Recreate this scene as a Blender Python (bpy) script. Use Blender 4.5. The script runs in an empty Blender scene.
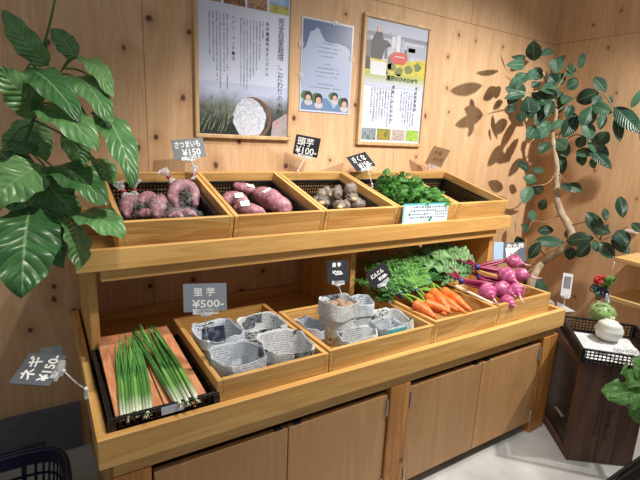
import bpy, math, random
from mathutils import Vector, Matrix, noise
S = bpy.context.scene
COL = S.collection
R = math.radians
rnd = random.Random(7)
# ------------------------------------------------------------------ camera
FPX = 449.0448; YAW, PITCH, ROLL = 0.5597, 0.2241, 0.0437
CAM = Vector((-0.0567, -1.8121, 1.2381))
CF = Vector((math.sin(YAW)*math.cos(PITCH), math.cos(YAW)*math.cos(PITCH), -math.sin(PITCH)))
_r0 = Vector((math.cos(YAW), -math.sin(YAW), 0)); _u0 = _r0.cross(CF)
CR = _r0*math.cos(ROLL) + _u0*math.sin(ROLL); CU = -_r0*math.sin(ROLL) + _u0*math.cos(ROLL)
def ray(u, v): return CF + CR*((u-320)/FPX) - CU*((v-240)/FPX)
def at(u, v, x=None, y=None, z=None, d=None):
    r = ray(u, v)
    if x is not None: t = (x-CAM.x)/r.x
    elif y is not None: t = (y-CAM.y)/r.y
    elif z is not None: t = (z-CAM.z)/r.z
    else: t = d
    return CAM + r*t
def depth(p): return (p-CAM).dot(CF)
cd = bpy.data.cameras.new('camera'); co = bpy.data.objects.new('camera', cd); COL.objects.link(co)
cd.sensor_width = 36; cd.lens = FPX*36/640; cd.clip_start = .02
m = Matrix((CR, CU, -CF)).transposed().to_4x4(); m.translation = CAM; co.matrix_world = m
S.camera = co

# ------------------------------------------------------------------ materials
def lin(c):
    return tuple(((x/255)/12.92 if x/255 <= .04045 else ((x/255+.055)/1.055)**2.4) for x in c) + (1,)
class NT:
    def __init__(s, name):
        s.m = bpy.data.materials.new(name); s.m.use_nodes = True
        s.t = s.m.node_tree; s.n = s.t.nodes; s.b = s.n['Principled BSDF']; s.out = s.n['Material Output']
    def new(s, typ, **kw):
        n = s.n.new(typ)
        for k, v in kw.items():
            if k in n.inputs: n.inputs[k].default_value = v
            else: setattr(n, k, v)
        return n
    def L(s, a, b): s.t.links.new(a, b)
    def math(s, op, a, b=None, c=None):
        n = s.n.new('ShaderNodeMath'); n.operation = op
        for i, x in enumerate((a, b, c)):
            if x is None: continue
            if isinstance(x, (int, float)): n.inputs[i].default_value = x
            else: s.L(x, n.inputs[i])
        return n.outputs[0]
    def mix(s, f, a, b, mode='MIX'):
        n = s.n.new('ShaderNodeMix'); n.data_type = 'RGBA'; n.blend_type = mode
        for i, x in ((0, f), (6, a), (7, b)):
            if isinstance(x, (int, float, tuple)): n.inputs[i].default_value = x
            else: s.L(x, n.inputs[i])
        return n.outputs[2]
    def ramp(s, f, stops):
        n = s.n.new('ShaderNodeValToRGB'); e = n.color_ramp.elements
        while len(e) < len(stops): e.new(.5)
        for el, (p, c) in zip(e, stops): el.position = p; el.color = c
        s.L(f, n.inputs[0]); return n.outputs[0]
def plain(name, c, rough=.5, metal=0, var=.0, scale=30, bump=0, trans=0, alpha=1, spec=.5, sheen=0):
    t = NT(name); b = t.b
    b.inputs['Roughness'].default_value = rough; b.inputs['Metallic'].default_value = metal
    b.inputs['Specular IOR Level'].default_value = spec
    b.inputs['Base Color'].default_value = lin(c)
    if var or bump:
        tc = t.new('ShaderNodeTexCoord'); nz = t.new('ShaderNodeTexNoise', Scale=scale, Detail=5.)
        t.L(tc.outputs['Object'], nz.inputs['Vector'])
        if var:
            lo = tuple(max(0, x*(1-var)) for x in c); hi = tuple(min(255, x*(1+var*.6)) for x in c)
            t.L(t.ramp(nz.outputs['Fac'], [(.3, lin(lo)), (.7, lin(hi))]), b.inputs['Base Color'])
        if bump:
            bp = t.new('ShaderNodeBump', Strength=bump, Distance=.004); t.L(nz.outputs['Fac'], bp.inputs['Height']); t.L(bp.outputs[0], b.inputs['Normal'])
    if trans: b.inputs['Transmission Weight'].default_value = trans
    if alpha < 1: b.inputs['Alpha'].default_value = alpha
    return t.m
def wood(name, c1, c2, axis, rough=.45, across=16., along=1.1, knots=False, lo=.35, hi=.68, bump=.12):
    t = NT(name); b = t.b; b.inputs['Roughness'].default_value = rough
    tc = t.new('ShaderNodeTexCoord'); oi = t.new('ShaderNodeObjectInfo')
    off = t.new('ShaderNodeVectorMath', operation='ADD'); t.L(tc.outputs['Object'], off.inputs[0])
    mul = t.new('ShaderNodeVectorMath', operation='SCALE'); mul.inputs[0].default_value = (7, 13, 5); t.L(oi.outputs['Random'], mul.inputs['Scale']); t.L(mul.outputs[0], off.inputs[1])
    sc = [across]*3; sc['xyz'.index(axis)] = along
    mp = t.new('ShaderNodeMapping'); mp.inputs['Scale'].default_value = sc; t.L(off.outputs[0], mp.inputs['Vector'])
    n1 = t.new('ShaderNodeTexNoise', Scale=1., Detail=4., Distortion=1.2); t.L(mp.outputs[0], n1.inputs['Vector'])
    sc2 = [across*11]*3; sc2['xyz'.index(axis)] = along*5
    m2 = t.new('ShaderNodeMapping'); m2.inputs['Scale'].default_value = sc2; t.L(off.outputs[0], m2.inputs['Vector'])
    n2 = t.new('ShaderNodeTexNoise', Scale=1., Detail=3.); t.L(m2.outputs[0], n2.inputs['Vector'])
    # growth rings: sine of the stretched noise
    rg = t.math('SINE', t.math('MULTIPLY', n1.outputs['Fac'], 34.))
    f = t.math('ADD', t.math('MULTIPLY', rg, .11), n1.outputs['Fac'])
    f = t.math('ADD', f, t.math('MULTIPLY', t.math('SUBTRACT', n2.outputs['Fac'], .5), .5))
    col = t.ramp(f, [(lo, lin(c2)), (hi, lin(c1))])
    if knots:
        vo = t.new('ShaderNodeTexVoronoi', Scale=knots); t.L(off.outputs[0], vo.inputs['Vector'])
        k = t.ramp(vo.outputs['Distance'], [(.055, (1, 1, 1, 1)), (.1, (0, 0, 0, 1))])
        col = t.mix(k, col, lin((92, 52, 30)))
    # each board a little lighter or darker
    v = t.new('ShaderNodeHueSaturation'); t.L(t.math('ADD', t.math('MULTIPLY', oi.outputs['Random'], .16), .92), v.inputs['Value']); t.L(col, v.inputs['Color'])
    t.L(v.outputs[0], b.inputs['Base Color'])
    bp = t.new('ShaderNodeBump', Strength=bump, Distance=.002); t.L(f, bp.inputs['Height']); t.L(bp.outputs[0], b.inputs['Normal'])
    return t.m
CW1, CW2 = (222, 180, 112), (194, 144, 78)
CRATE = {a: wood('crate_wood_'+a, CW1, CW2, a) for a in 'xyz'}
SW1, SW2 = (216, 172, 104), (198, 150, 84)
SHELF = {a: wood('shelf_wood_'+a, SW1, SW2, a, knots=False) for a in 'xyz'}
DOORW = wood('door_veneer', (190, 146, 98), (174, 130, 84), 'z', across=11., lo=.25, hi=.75)
POSTW = wood('leg_wood', (200, 142, 76), (164, 106, 48), 'z', knots=7.)
FRAMEW = {a: wood('frame_wood_'+a, (214, 182, 136), (194, 158, 112), a) for a in 'xz'}
PLANKW = wood('cedar_plank', (224, 164, 120), (196, 126, 86), 'y', across=30., along=.8)
DARKW = {a: wood('dark_stained_wood_'+a, (98, 68, 54), (76, 51, 41), a, rough=.6, across=12.) for a in 'xyz'}
BLONDE = wood('pale_pine', (226, 190, 128), (204, 162, 100), 'y', across=14.)
BLACKP = plain('black_plastic', (22, 23, 27), .35)
NAVY = plain('navy_plastic', (14, 20, 52), .35)
WHITEP = plain('white_plastic', (225, 225, 222), .4)
METAL = plain('hinge_metal', (190, 188, 180), .35, .9)
DMETAL = plain('dark_metal', (30, 32, 42), .45, .3)
RED = plain('red_tape', (200, 36, 40), .4)
BLUETAPE = plain('navy_tape', (38, 40, 110), .35)
CHALK = plain('chalk_ink', (240, 240, 238), .8)
INK = plain('black_ink', (34, 34, 38), .8)
STICK = plain('white_sticker', (236, 236, 236), .5)
def clear_plastic(name, tint, amount, rough=.12, wrinkle=60):
    t = NT(name); tr = t.new('ShaderNodeBsdfTransparent'); mx = t.new('ShaderNodeMixShader')
    t.b.inputs['Base Color'].default_value = lin(tint); t.b.inputs['Roughness'].default_value = rough
    tc = t.new('ShaderNodeTexCoord'); nz = t.new('ShaderNodeTexNoise', Scale=float(wrinkle), Detail=4., Distortion=1.); t.L(tc.outputs['Object'], nz.inputs['Vector'])
    bp = t.new('ShaderNodeBump', Strength=.9, Distance=.01); t.L(nz.outputs['Fac'], bp.inputs['Height']); t.L(bp.outputs[0], t.b.inputs['Normal'])
    f = t.ramp(nz.outputs['Fac'], [(.42, (amount*.35,)*3+(1,)), (.66, (min(1, amount*2.2),)*3+(1,))])
    t.L(f, mx.inputs[0]); t.L(tr.outputs[0], mx.inputs[1]); t.L(t.b.outputs[0], mx.inputs[2]); t.L(mx.outputs[0], t.out.inputs['Surface'])
    return t.m
BAG = clear_plastic('clear_bag_film', (245, 245, 248), .09)
BAGNECK = clear_plastic('gathered_bag_film', (245, 245, 248), .55, .2, 120)
CLIPC = clear_plastic('clear_clip_plastic', (225, 228, 230), .4, .15, 20)
def leafmat(name, dark, light, rib, rough=.32, nv=9, veins=.5, trans=.12):
    t = NT(name); b = t.b; b.inputs['Roughness'].default_value = rough
    uv = t.new('ShaderNodeUVMap'); sp = t.new('ShaderNodeSeparateXYZ'); t.L(uv.outputs[0], sp.inputs[0])
    au = t.math('ABSOLUTE', sp.outputs['X'])
    mid = t.math('LESS_THAN', au, .045)
    w = t.math('FRACT', t.math('MULTIPLY', t.math('SUBTRACT', sp.outputs['Y'], t.math('MULTIPLY', au, .22)), float(nv)))
    vn = t.math('LESS_THAN', w, .12)
    tc = t.new('ShaderNodeTexCoord'); nz = t.new('ShaderNodeTexNoise', Scale=22., Detail=3.); t.L(tc.outputs['Object'], nz.inputs['Vector'])
    oi = t.new('ShaderNodeObjectInfo')
    f = t.math('ADD', t.math('MULTIPLY', nz.outputs['Fac'], .7), t.math('MULTIPLY', t.math('SUBTRACT', oi.outputs['Random'], .35), .7))
    col = t.ramp(f, [(.15, lin(dark)), (.8, lin(light))])
    col = t.mix(t.math('MULTIPLY', vn, veins), col, lin(rib)); col = t.mix(t.math('MULTIPLY', mid, .8), col, lin(rib))
    t.L(col, b.inputs['Base Color'])
    h = t.math('SUBTRACT', t.math('SINE', t.math('MULTIPLY', w, 3.1416)), mid)
    bp = t.new('ShaderNodeBump', Strength=.5, Distance=.006); t.L(h, bp.inputs['Height']); t.L(bp.outputs[0], b.inputs['Normal'])
    tl = t.new('ShaderNodeBsdfTranslucent'); t.L(col, tl.inputs[0]); mx = t.new('ShaderNodeMixShader'); mx.inputs[0].default_value = trans
    t.L(b.outputs[0], mx.inputs[1]); t.L(tl.outputs[0], mx.inputs[2]); t.L(mx.outputs[0], t.out.inputs['Surface'])
    return t.m
BIGLEAF = leafmat('broad_leaf', (58, 108, 58), (112, 160, 98), (136, 174, 118), .33, 9, .25)
FICUS = leafmat('rubber_leaf', (30, 64, 50), (78, 122, 94), (132, 164, 128), .36, 12, .05)
STEMG = plain('green_stem', (70, 118, 48), .45, var=.2)
STEMD = plain('dark_green_stem', (42, 76, 40), .5, var=.25)
BARK = plain('pale_bark', (186, 168, 142), .8, var=.18, scale=30, bump=.3)
TWIG = plain('twig_bark', (150, 128, 96), .8, var=.3, scale=60)
def newsprint(name, tint, dark=.35):
    t = NT(name); b = t.b; b.inputs['Roughness'].default_value = .85; b.inputs['Specular IOR Level'].default_value = .2
    uv = t.new('ShaderNodeUVMap')
    def mp(sx, sy, src=uv.outputs[0]):
        n = t.new('ShaderNodeMapping'); n.inputs['Scale'].default_value = (sx, sy, 1); t.L(src, n.inputs['Vector']); return n.outputs[0]
    sp = t.new('ShaderNodeSeparateXYZ'); t.L(uv.outputs[0], sp.inputs[0])
    line = t.math('GREATER_THAN', t.math('FRACT', t.math('MULTIPLY', sp.outputs['Y'], 125.)), .45)
    wd = t.new('ShaderNodeTexNoise', Scale=1., Detail=2.); t.L(mp(340, 125), wd.inputs['Vector'])
    words = t.math('MULTIPLY', line, t.math('GREATER_THAN', wd.outputs['Fac'], .44))
    bl = t.new('ShaderNodeTexVoronoi', Scale=1., distance='CHEBYCHEV'); t.L(mp(22, 30), bl.inputs['Vector'])
    cs = t.new('ShaderNodeSeparateColor'); t.L(bl.outputs['Color'], cs.inputs[0])
    text = t.math('MULTIPLY', words, t.math('GREATER_THAN', cs.outputs[0], .25))
    hd = t.new('ShaderNodeTexNoise', Scale=1., Detail=1.); t.L(mp(130, 130), hd.inputs['Vector'])
    head = t.math('MULTIPLY', t.math('GREATER_THAN', hd.outputs['Fac'], .53), t.math('GREATER_THAN', cs.outputs[1], .88))
    pic = t.math('GREATER_THAN', cs.outputs[2], .95)
    pn = t.new('ShaderNodeTexNoise', Scale=1., Detail=4.); t.L(mp(90, 90), pn.inputs['Vector'])
    col = t.mix(t.math('MULTIPLY', text, .5), lin(tint), lin((70, 72, 78)))
    col = t.mix(t.math('MULTIPLY', head, .85), col, lin((36, 38, 44)))
    col = t.mix(pic, col, t.ramp(pn.outputs['Fac'], [(.35, lin((40, 44, 58))), (.7, lin((150, 154, 162)))]))
    t.L(col, b.inputs['Base Color'])
    return t.m
NEWS = newsprint('newsprint', (226, 228, 228))
NEWS2 = newsprint('cool_newsprint', (214, 222, 230))

# ------------------------------------------------------------------ mesh builder
def catmull(P, n):
    P = [Vector(p) for p in P]; out = []
    if len(P) < 3:
        return [P[0].lerp(P[-1], i/n) for i in range(n+1)]
    Q = [P[0]*2-P[1]] + P + [P[-1]*2-P[-2]]; segs = len(P)-1
    for i in range(n+1):
        t = i/n*segs; k = min(int(t), segs-1); t -= k
        a, b, c, d = Q[k:k+4]
        out.append(.5*((2*b)+(c-a)*t+(2*a-5*b+4*c-d)*t*t+(3*b-a-3*c+d)*t**3))
    return out
def interp(vals, t):
    x = t*(len(vals)-1); k = min(int(x), len(vals)-2); f = x-k; f = f*f*(3-2*f) if len(vals) > 4 else f
    return vals[k]*(1-f)+vals[k+1]*f
class MB:
    def __init__(s): s.v = []; s.f = []; s.mi = []; s.uv = []
    def face(s, idx, mi=0, uv=None): s.f.append(tuple(idx)); s.mi.append(mi); s.uv.append(uv)
    def box(s, a, b, mi=0):
        x0, y0, z0 = a; x1, y1, z1 = b; k = len(s.v)
        s.v += [Vector(p) for p in ((x0,y0,z0),(x1,y0,z0),(x1,y1,z0),(x0,y1,z0),(x0,y0,z1),(x1,y0,z1),(x1,y1,z1),(x0,y1,z1))]
        for q in ((0,3,2,1),(4,5,6,7),(0,1,5,4),(1,2,6,5),(2,3,7,6),(3,0,4,7)): s.face([k+i for i in q], mi)
        return s
    def obox(s, c, X, Y, Z, mi=0):           # centre and half-axis vectors
        k = len(s.v); c = Vector(c)
        for sz in (-1, 1):
            for sx, sy in ((-1,-1),(1,-1),(1,1),(-1,1)): s.v.append(c+X*sx+Y*sy+Z*sz)
        for q in ((0,3,2,1),(4,5,6,7),(0,1,5,4),(1,2,6,5),(2,3,7,6),(3,0,4,7)): s.face([k+i for i in q], mi)
        return s
    def quad(s, a, b, c, d, mi=0, uv=None):
        k = len(s.v); s.v += [Vector(a), Vector(b), Vector(c), Vector(d)]; s.face((k,k+1,k+2,k+3), mi, uv); return s
    def poly(s, pts, mi=0):
        k = len(s.v); s.v += [Vector(p) for p in pts]; s.face(range(k, k+len(pts)), mi); return s
    def tube(s, P, rad, n=8, seg=None, mi=0, jit=0, seed=0, caps=True, flat=1.):
        seg = seg or max(2, (len(P)-1)*4)
        C = catmull(P, seg); rad = rad if isinstance(rad, (list, tuple)) else [rad, rad]
        k0 = len(s.v); prev = None
        for i, c in enumerate(C):
            t = (C[min(i+1, seg)]-C[max(i-1, 0)])
            t = t.normalized() if t.length > 1e-9 else Vector((0,0,1))
            if prev is None: prev = t.orthogonal().normalized()
            a = (prev - t*prev.dot(t)); a = a.normalized() if a.length > 1e-6 else t.orthogonal().normalized(); prev = a; b = t.cross(a)
            r = interp(rad, i/seg)
            for j in range(n):
                g = 2*math.pi*j/n; d = a*math.cos(g)+b*math.sin(g)*flat; rr = r
                p = c+d*rr
                if jit: p += d*(r*jit*noise.noise(p*(1.0/max(.004, max(rad)))*.9+Vector((seed*3.1, seed, 0))))
                s.v.append(p)
        for i in range(seg):
            for j in range(n):
                q = (k0+i*n+j, k0+i*n+(j+1)%n, k0+(i+1)*n+(j+1)%n, k0+(i+1)*n+j)
                s.face(q, mi, [(j/n, i/seg), ((j+1)/n, i/seg), ((j+1)/n, (i+1)/seg), (j/n, (i+1)/seg)])
        if caps:
            s.face([k0+j for j in range(n)][::-1], mi); s.face([k0+seg*n+j for j in range(n)], mi)
        return s
    def blob(s, c, r, jit=.1, freq=2., seed=0, nu=20, nv=12, mi=0, rot=None):
        k0 = len(s.v); c = Vector(c); r = Vector(r) if not isinstance(r, (int, float)) else Vector((r,)*3)
        for i in range(nv+1):
            th = math.pi*i/nv
            for j in range(nu):
                ph = 2*math.pi*j/nu
                d = Vector((math.sin(th)*math.cos(ph), math.sin(th)*math.sin(ph), math.cos(th)))
                k = 1+jit*noise.noise(d*freq+Vector((seed*5.3, seed*1.7, seed)))+jit*.4*noise.noise(d*freq*3+Vector((seed, 0, seed)))
                p = Vector((d.x*r.x, d.y*r.y, d.z*r.z))*k
                if rot: p = rot @ p
                s.v.append(c+p)
        for i in range(nv):
            for j in range(nu):
                a = k0+i*nu+j; b = k0+i*nu+(j+1)%nu
                s.face((a, a+nu, b+nu, b), mi)
        return s
    def lathe(s, c, prof, n=28, mi=0, sx=1., sy=1.):
        k0 = len(s.v); c = Vector(c)
        for r, z in prof:
            for j in range(n):
                g = 2*math.pi*j/n; s.v.append(c+Vector((r*sx*math.cos(g), r*sy*math.sin(g), z)))
        for i in range(len(prof)-1):
            for j in range(n): s.face((k0+i*n+j, k0+i*n+(j+1)%n, k0+(i+1)*n+(j+1)%n, k0+(i+1)*n+j), mi)
        return s
    def leaf(s, base, tip, width, nrm, droop=.12, fold=.25, shape='oval', ripple=0., mi=0, nl=10, nw=4, seed=0, lobes=0):
        base = Vector(base); tip = Vector(tip); a = tip-base; L = a.length; ax = a/L
        sd = ax.cross(Vector(nrm)); sd = sd.normalized() if sd.length > 1e-6 else ax.orthogonal().normalized(); n = sd.cross(ax)
        k0 = len(s.v); NU = 2*nw
        for i in range(nl+1):
            t = i/nl
            if shape == 'oval': w = (1-(2*t-1)**2)**.8*(1-.12*t)
            elif shape == 'heart': w = (1-abs(2*t**.85-1)**2.3)**.62*(1-.22*max(0, t-.5)/.5) if 0 < t < 1 else 0.
            else: w = (.25+.75*t**.7)*(1 if t < .9 else max(0., (1-t)/.1)**.5)
            w = max(w, .02)*width/2
            for j in range(NU+1):
                u = j/nw-1; uu = abs(u)
                ww = w*(1+(lobes*math.sin(t*19+seed)*uu if lobes else 0))
                p = base+a*t+sd*(u*ww)
                h = -droop*L*(2*t-1)**2*.9 + droop*L*.9 + fold*uu*ww - fold*.9*uu*uu*ww
                if ripple: h += ripple*width*uu*math.sin(t*21+seed*2.+(1.3 if u > 0 else 0))*.5
                s.v.append(p+n*(h-droop*L*.9*t*.0))
        for i in range(nl):
            for j in range(NU):
                q = (k0+i*(NU+1)+j, k0+i*(NU+1)+j+1, k0+(i+1)*(NU+1)+j+1, k0+(i+1)*(NU+1)+j)
                uv = [(j/nw-1, i/nl), ((j+1)/nw-1, i/nl), ((j+1)/nw-1, (i+1)/nl), (j/nw-1, (i+1)/nl)]
                s.face(q, mi, uv)
        return s
    def build(s, name, mats, parent=None, world=True, loc=None, smooth=False, bevel=0, solid=0, kind=None):
        me = bpy.data.meshes.new(name)
        M = Matrix.Identity(4)
        if parent is not None and world:
            p = parent
            while p is not None: M = M @ p.matrix_basis.inverted() if False else (p.matrix_basis @ M.inverted()).inverted() ; p = p.parent
        elif loc is not None: M = Matrix.Translation(-Vector(loc))
        me.from_pydata([tuple(M @ v) for v in s.v], [], s.f)
        for mt in (mats if isinstance(mats, (list, tuple)) else [mats]): me.materials.append(mt)
        me.polygons.foreach_set('material_index', s.mi)
        if any(u for u in s.uv):
            ul = me.uv_layers.new(name='UVMap')
            for p in me.polygons:
                u = s.uv[p.index]
                if u:
                    for k, li in enumerate(p.loop_indices): ul.data[li].uv = u[k]
        if smooth: me.polygons.foreach_set('use_smooth', [True]*len(me.polygons))
        me.update()
        o = bpy.data.objects.new(name, me); COL.objects.link(o)
        if parent is not None: o.parent = parent
        elif loc is not None: o.location = loc
        if bevel:
            b = o.modifiers.new('bevel', 'BEVEL'); b.width = bevel; b.segments = 2; b.limit_method = 'ANGLE'
        if solid:
            q = o.modifiers.new('solid', 'SOLIDIFY'); q.thickness = solid
        if kind: o['kind'] = kind
        return o
def tag(o, label, cat, group=None):
    o['label'] = label; o['category'] = cat
    if group: o['group'] = group
    return o
def thing(name, label, cat, loc, rot=(0,0,0), group=None):
    o = bpy.data.objects.new(name, None); COL.objects.link(o); o.empty_display_size = .05
    o.location = loc; o.rotation_euler = rot
    return tag(o, label, cat, group)
def B(*boxes):
    m = MB()
    for a, b in boxes: m.box(a, b)
    return m
def text_obj(body, size, O, X, Y, mat, parent, name='lettering', align='CENTER', valign='CENTER', bold=0., space=1., lift=.0012, ext=.0002, shear=0, fit=None):
    c = bpy.data.curves.new('txt', 'FONT'); c.body = body; c.size = size; c.align_x = align; c.align_y = valign
    c.space_line = space; c.offset = bold; c.extrude = ext; c.resolution_u = 2; c.shear = shear
    o = bpy.data.objects.new('txt', c); COL.objects.link(o)
    dg = bpy.context.evaluated_depsgraph_get(); me = bpy.data.meshes.new_from_object(o.evaluated_get(dg))
    bpy.data.objects.remove(o); bpy.data.curves.remove(c)
    X = Vector(X).normalized(); Y = Vector(Y).normalized(); N = X.cross(Y)
    sx = sy = 1.
    if fit and len(me.vertices):
        xs = [v.co.x for v in me.vertices]; ys = [v.co.y for v in me.vertices]
        cx = (max(xs)+min(xs))/2; cy = (max(ys)+min(ys))/2
        sx = fit[0]/(max(xs)-min(xs)); sy = fit[1]/(max(ys)-min(ys))
        for v in me.vertices: v.co.x = (v.co.x-cx)*sx; v.co.y = (v.co.y-cy)*sy
    M = Matrix((X, Y, N)).transposed().to_4x4(); M.translation = Vector(O)+N*lift
    p = parent; inv = Matrix.Identity(4)
    while p is not None: inv = (p.matrix_basis @ inv.inverted()).inverted(); p = p.parent
    me.transform(inv @ M); me.name = name; me.materials.clear(); me.materials.append(mat)
    o = bpy.data.objects.new(name, me); COL.objects.link(o); o.parent = parent
    return o

# ------------------------------------------------------------------ the room
def plywood(name, ux, knots=None, seams=(), hseam=1.867, base1=(222, 184, 142), base2=(206, 164, 120)):
    t = NT(name); b = t.b; b.inputs['Roughness'].default_value = .6
    tc = t.new('ShaderNodeTexCoord'); sp = t.new('ShaderNodeSeparateXYZ'); t.L(tc.outputs['Object'], sp.inputs[0])
    X = sp.outputs[ux]; Z = sp.outputs['Z']
    cb = t.new('ShaderNodeCombineXYZ'); t.L(X, cb.inputs[0]); t.L(Z, cb.inputs[1])
    P = cb.outputs[0]
    def mp(sx, sy):
        n = t.new('ShaderNodeMapping'); n.inputs['Scale'].default_value = (sx, sy, 1); t.L(P, n.inputs['Vector']); return n.outputs[0]
    n1 = t.new('ShaderNodeTexNoise', Scale=1., Detail=5., Distortion=1.6); t.L(mp(9, .9), n1.inputs['Vector'])
    n2 = t.new('ShaderNodeTexNoise', Scale=1., Detail=3.); t.L(mp(130, 5), n2.inputs['Vector'])
    rg = t.math('SINE', t.math('MULTIPLY', n1.outputs['Fac'], 60.))
    f = t.math('ADD', t.math('MULTIPLY', rg, .10), n1.outputs['Fac'])
    f = t.math('ADD', f, t.math('MULTIPLY', t.math('SUBTRACT', n2.outputs['Fac'], .5), .35))
    col = t.ramp(f, [(.3, lin(base2)), (.7, lin(base1))])
    # knots: dark ovals where the photograph has them
    nd = t.new('ShaderNodeTexNoise', Scale=40., Detail=2.); t.L(P, nd.inputs['Vector'])
    if knots:
        acc = None
        for kx, kz, kr in knots:
            d = t.math('SQRT', t.math('ADD', t.math('POWER', t.math('SUBTRACT', X, kx), 2.), t.math('POWER', t.math('MULTIPLY', t.math('SUBTRACT', Z, kz), .8), 2.)))
            d = t.math('DIVIDE', d, kr)
            acc = d if acc is None else t.math('MINIMUM', acc, d)
    else:
        vo = t.new('ShaderNodeTexVoronoi', Scale=1., voronoi_dimensions='2D'); t.L(mp(4.4, 3.2), vo.inputs['Vector'])
        acc = t.math('MULTIPLY', vo.outputs['Distance'], 34.)
    acc = t.math('ADD', acc, t.math('MULTIPLY', t.math('SUBTRACT', nd.outputs['Fac'], .5), 1.))
    k = t.ramp(t.math('MULTIPLY', acc, .5), [(.22, (1, 1, 1, 1)), (.46, (0, 0, 0, 1))])
    halo = t.ramp(t.math('MULTIPLY', acc, .2), [(.2, (.45, .45, .45, 1)), (.62, (0, 0, 0, 1))])
    col = t.mix(halo, col, lin((176, 124, 82))); col = t.mix(k, col, lin((92, 54, 38)))
    sm = t.math('LESS_THAN', t.math('ABSOLUTE', t.math('SUBTRACT', Z, hseam)), .0022)
    for s0, zlo, zhi in seams:
        q = t.math('LESS_THAN', t.math('ABSOLUTE', t.math('SUBTRACT', X, s0)), .0018)
        q = t.math('MULTIPLY', q, t.math('MULTIPLY', t.math('GREATER_THAN', Z, zlo), t.math('LESS_THAN', Z, zhi)))
        sm = t.math('MAXIMUM', sm, q)
    col = t.mix(t.math('MULTIPLY', sm, .55), col, lin((96, 62, 40)))
    t.L(col, b.inputs['Base Color'])
    return t.m
kn = []
for u, v, r in ((149,18,.016),(124,48,.011),(156,137,.012),(10,33,.012),(47,43,.014),(189,32,.014),(183,98,.014),(216,165,.016),(239,142,.011),(286,166,.014),(294,118,.012),
                (355,105,.012),(425,116,.014),(416,157,.009),(459,35,.010),(476,41,.008),(448,57,.010),(447,88,.011),(503,47,.009),(449,112,.008),(398,22,.010),(346,14,.009),
                (138,148,.012),(54,287,.012),(54,300,.014),(74,311,.012),(150,286,.012),(193,280,.012),(246,322,.012),(263,271,.012),(242,291,.012),(164,317,.012),(330,160,.008),(30,330,.012)):
    p = at(u, v, y=0); kn.append((p.x, p.z, r))
PLYB = plywood('plywood_back', 'X', kn, ((.295, -1, 1.867), (1.505, -1, 1.867), (1.974, 1.867, 4), (.8, 1.867, 4), (-.915, -1, 1.867)))
PLYR = plywood('plywood_right', 'Y', None, ((-1.21, -1, 1.867), (-.6, 1.867, 4)))
def setting(name, m, mat, **k):
    o = m.build(name, mat, **k); o['kind'] = 'structure'; return o
WX = 2.754
setting('wall_back', B(((-2.6, 0, 0), (WX+.05, .06, 2.6))), PLYB)
setting('wall_right', B(((WX, -4, 0), (WX+.06, 0, 2.6))), PLYR)
FLOOR = plain('concrete_floor', (186, 186, 182), .55, var=.14, scale=5, bump=.05)
setting('floor', B(((-2.6, -4, -.06), (WX+.06, .06, 0))), FLOOR)
setting('baseboard_back', B(((-2.6, -.012, 0), (0, 0, .195))), plain('grey_skirting', (104, 108, 116), .6, var=.08))

# ------------------------------------------------------------------ the two-tier display shelf
shelf = thing('display_shelf', 'long two-tier wooden display shelf with cabinet doors against the plywood wall', 'shelf', (.9, -.42, 0))
def sh(name, m, mat, bevel=.002, parent=None): return m.build(name, mat, parent or shelf, bevel=bevel)
TF = .515                                              # lower tray floor
sh('tray_front_board', B(((0, -.843, .4957), (1.8, -.821, .5707))), SHELF['x'])
sh('tray_side_board', B(((0, -.8205, .4957), (.022, -.003, .5707))), SHELF['y'])
sh('tray_side_board', B(((1.778, -.8205, .4957), (1.8, -.003, .5707))), SHELF['y'])
sh('tray_floor', B(((.0225, -.8205, .497), (1.7775, -.003, TF))), SHELF['x'])
sh('back_rail', B(((.03, -.028, TF+.0005), (1.76, -.004, TF+.035))), SHELF['x'])
sh('apron', B(((.03, -.826, .455), (1.77, -.806, .4955))), SHELF['x'])
for x0, x1 in ((.028, .112), (.856, .943), (1.694, 1.797)):
    sh('leg', B(((x0, -.83, 0), (x1, -.745, .4548))), POSTW)
for x0, x1 in ((.028, .112), (1.694, 1.797)):
    sh('leg', B(((x0, -.09, 0), (x1, -.005, .4955))), POSTW)
sh('side_panel', B(((.03, -.744, .03), (.05, -.091, .4955))), SHELF['y'])
sh('side_panel', B(((1.77, -.744, .03), (1.79, -.091, .4955))), SHELF['y'])
sh('base_panel', B(((.06, -.78, .03), (1.765, -.1, .045))), SHELF['x'])
for x0, x1, hx in ((.118, .4835, .121), (.4865, .851, .848), (.948, 1.3155, .951), (1.3185, 1.689, 1.686)):
    d = sh('door', B(((x0, -.823, .052), (x1, -.805, .43))), DOORW, .0015)
    for z in (.385, .085):
        hg = MB(); hg.box((hx-.004, -.828, z-.028), (hx+.004, -.8235, z+.028)); hg.tube([(hx, -.8285, z-.03), (hx, -.8285, z+.03)], .003, 8, 1)
        hg.build('hinge', METAL, d)
    lx = x1-.03 if hx < (x0+x1)/2 else x0+.03
    B(((lx-.010, -.8225, .4305), (lx+.010, -.808, .437))).build('dark_block', DMETAL, d)  # small dark block at the top edge of each door
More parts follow.
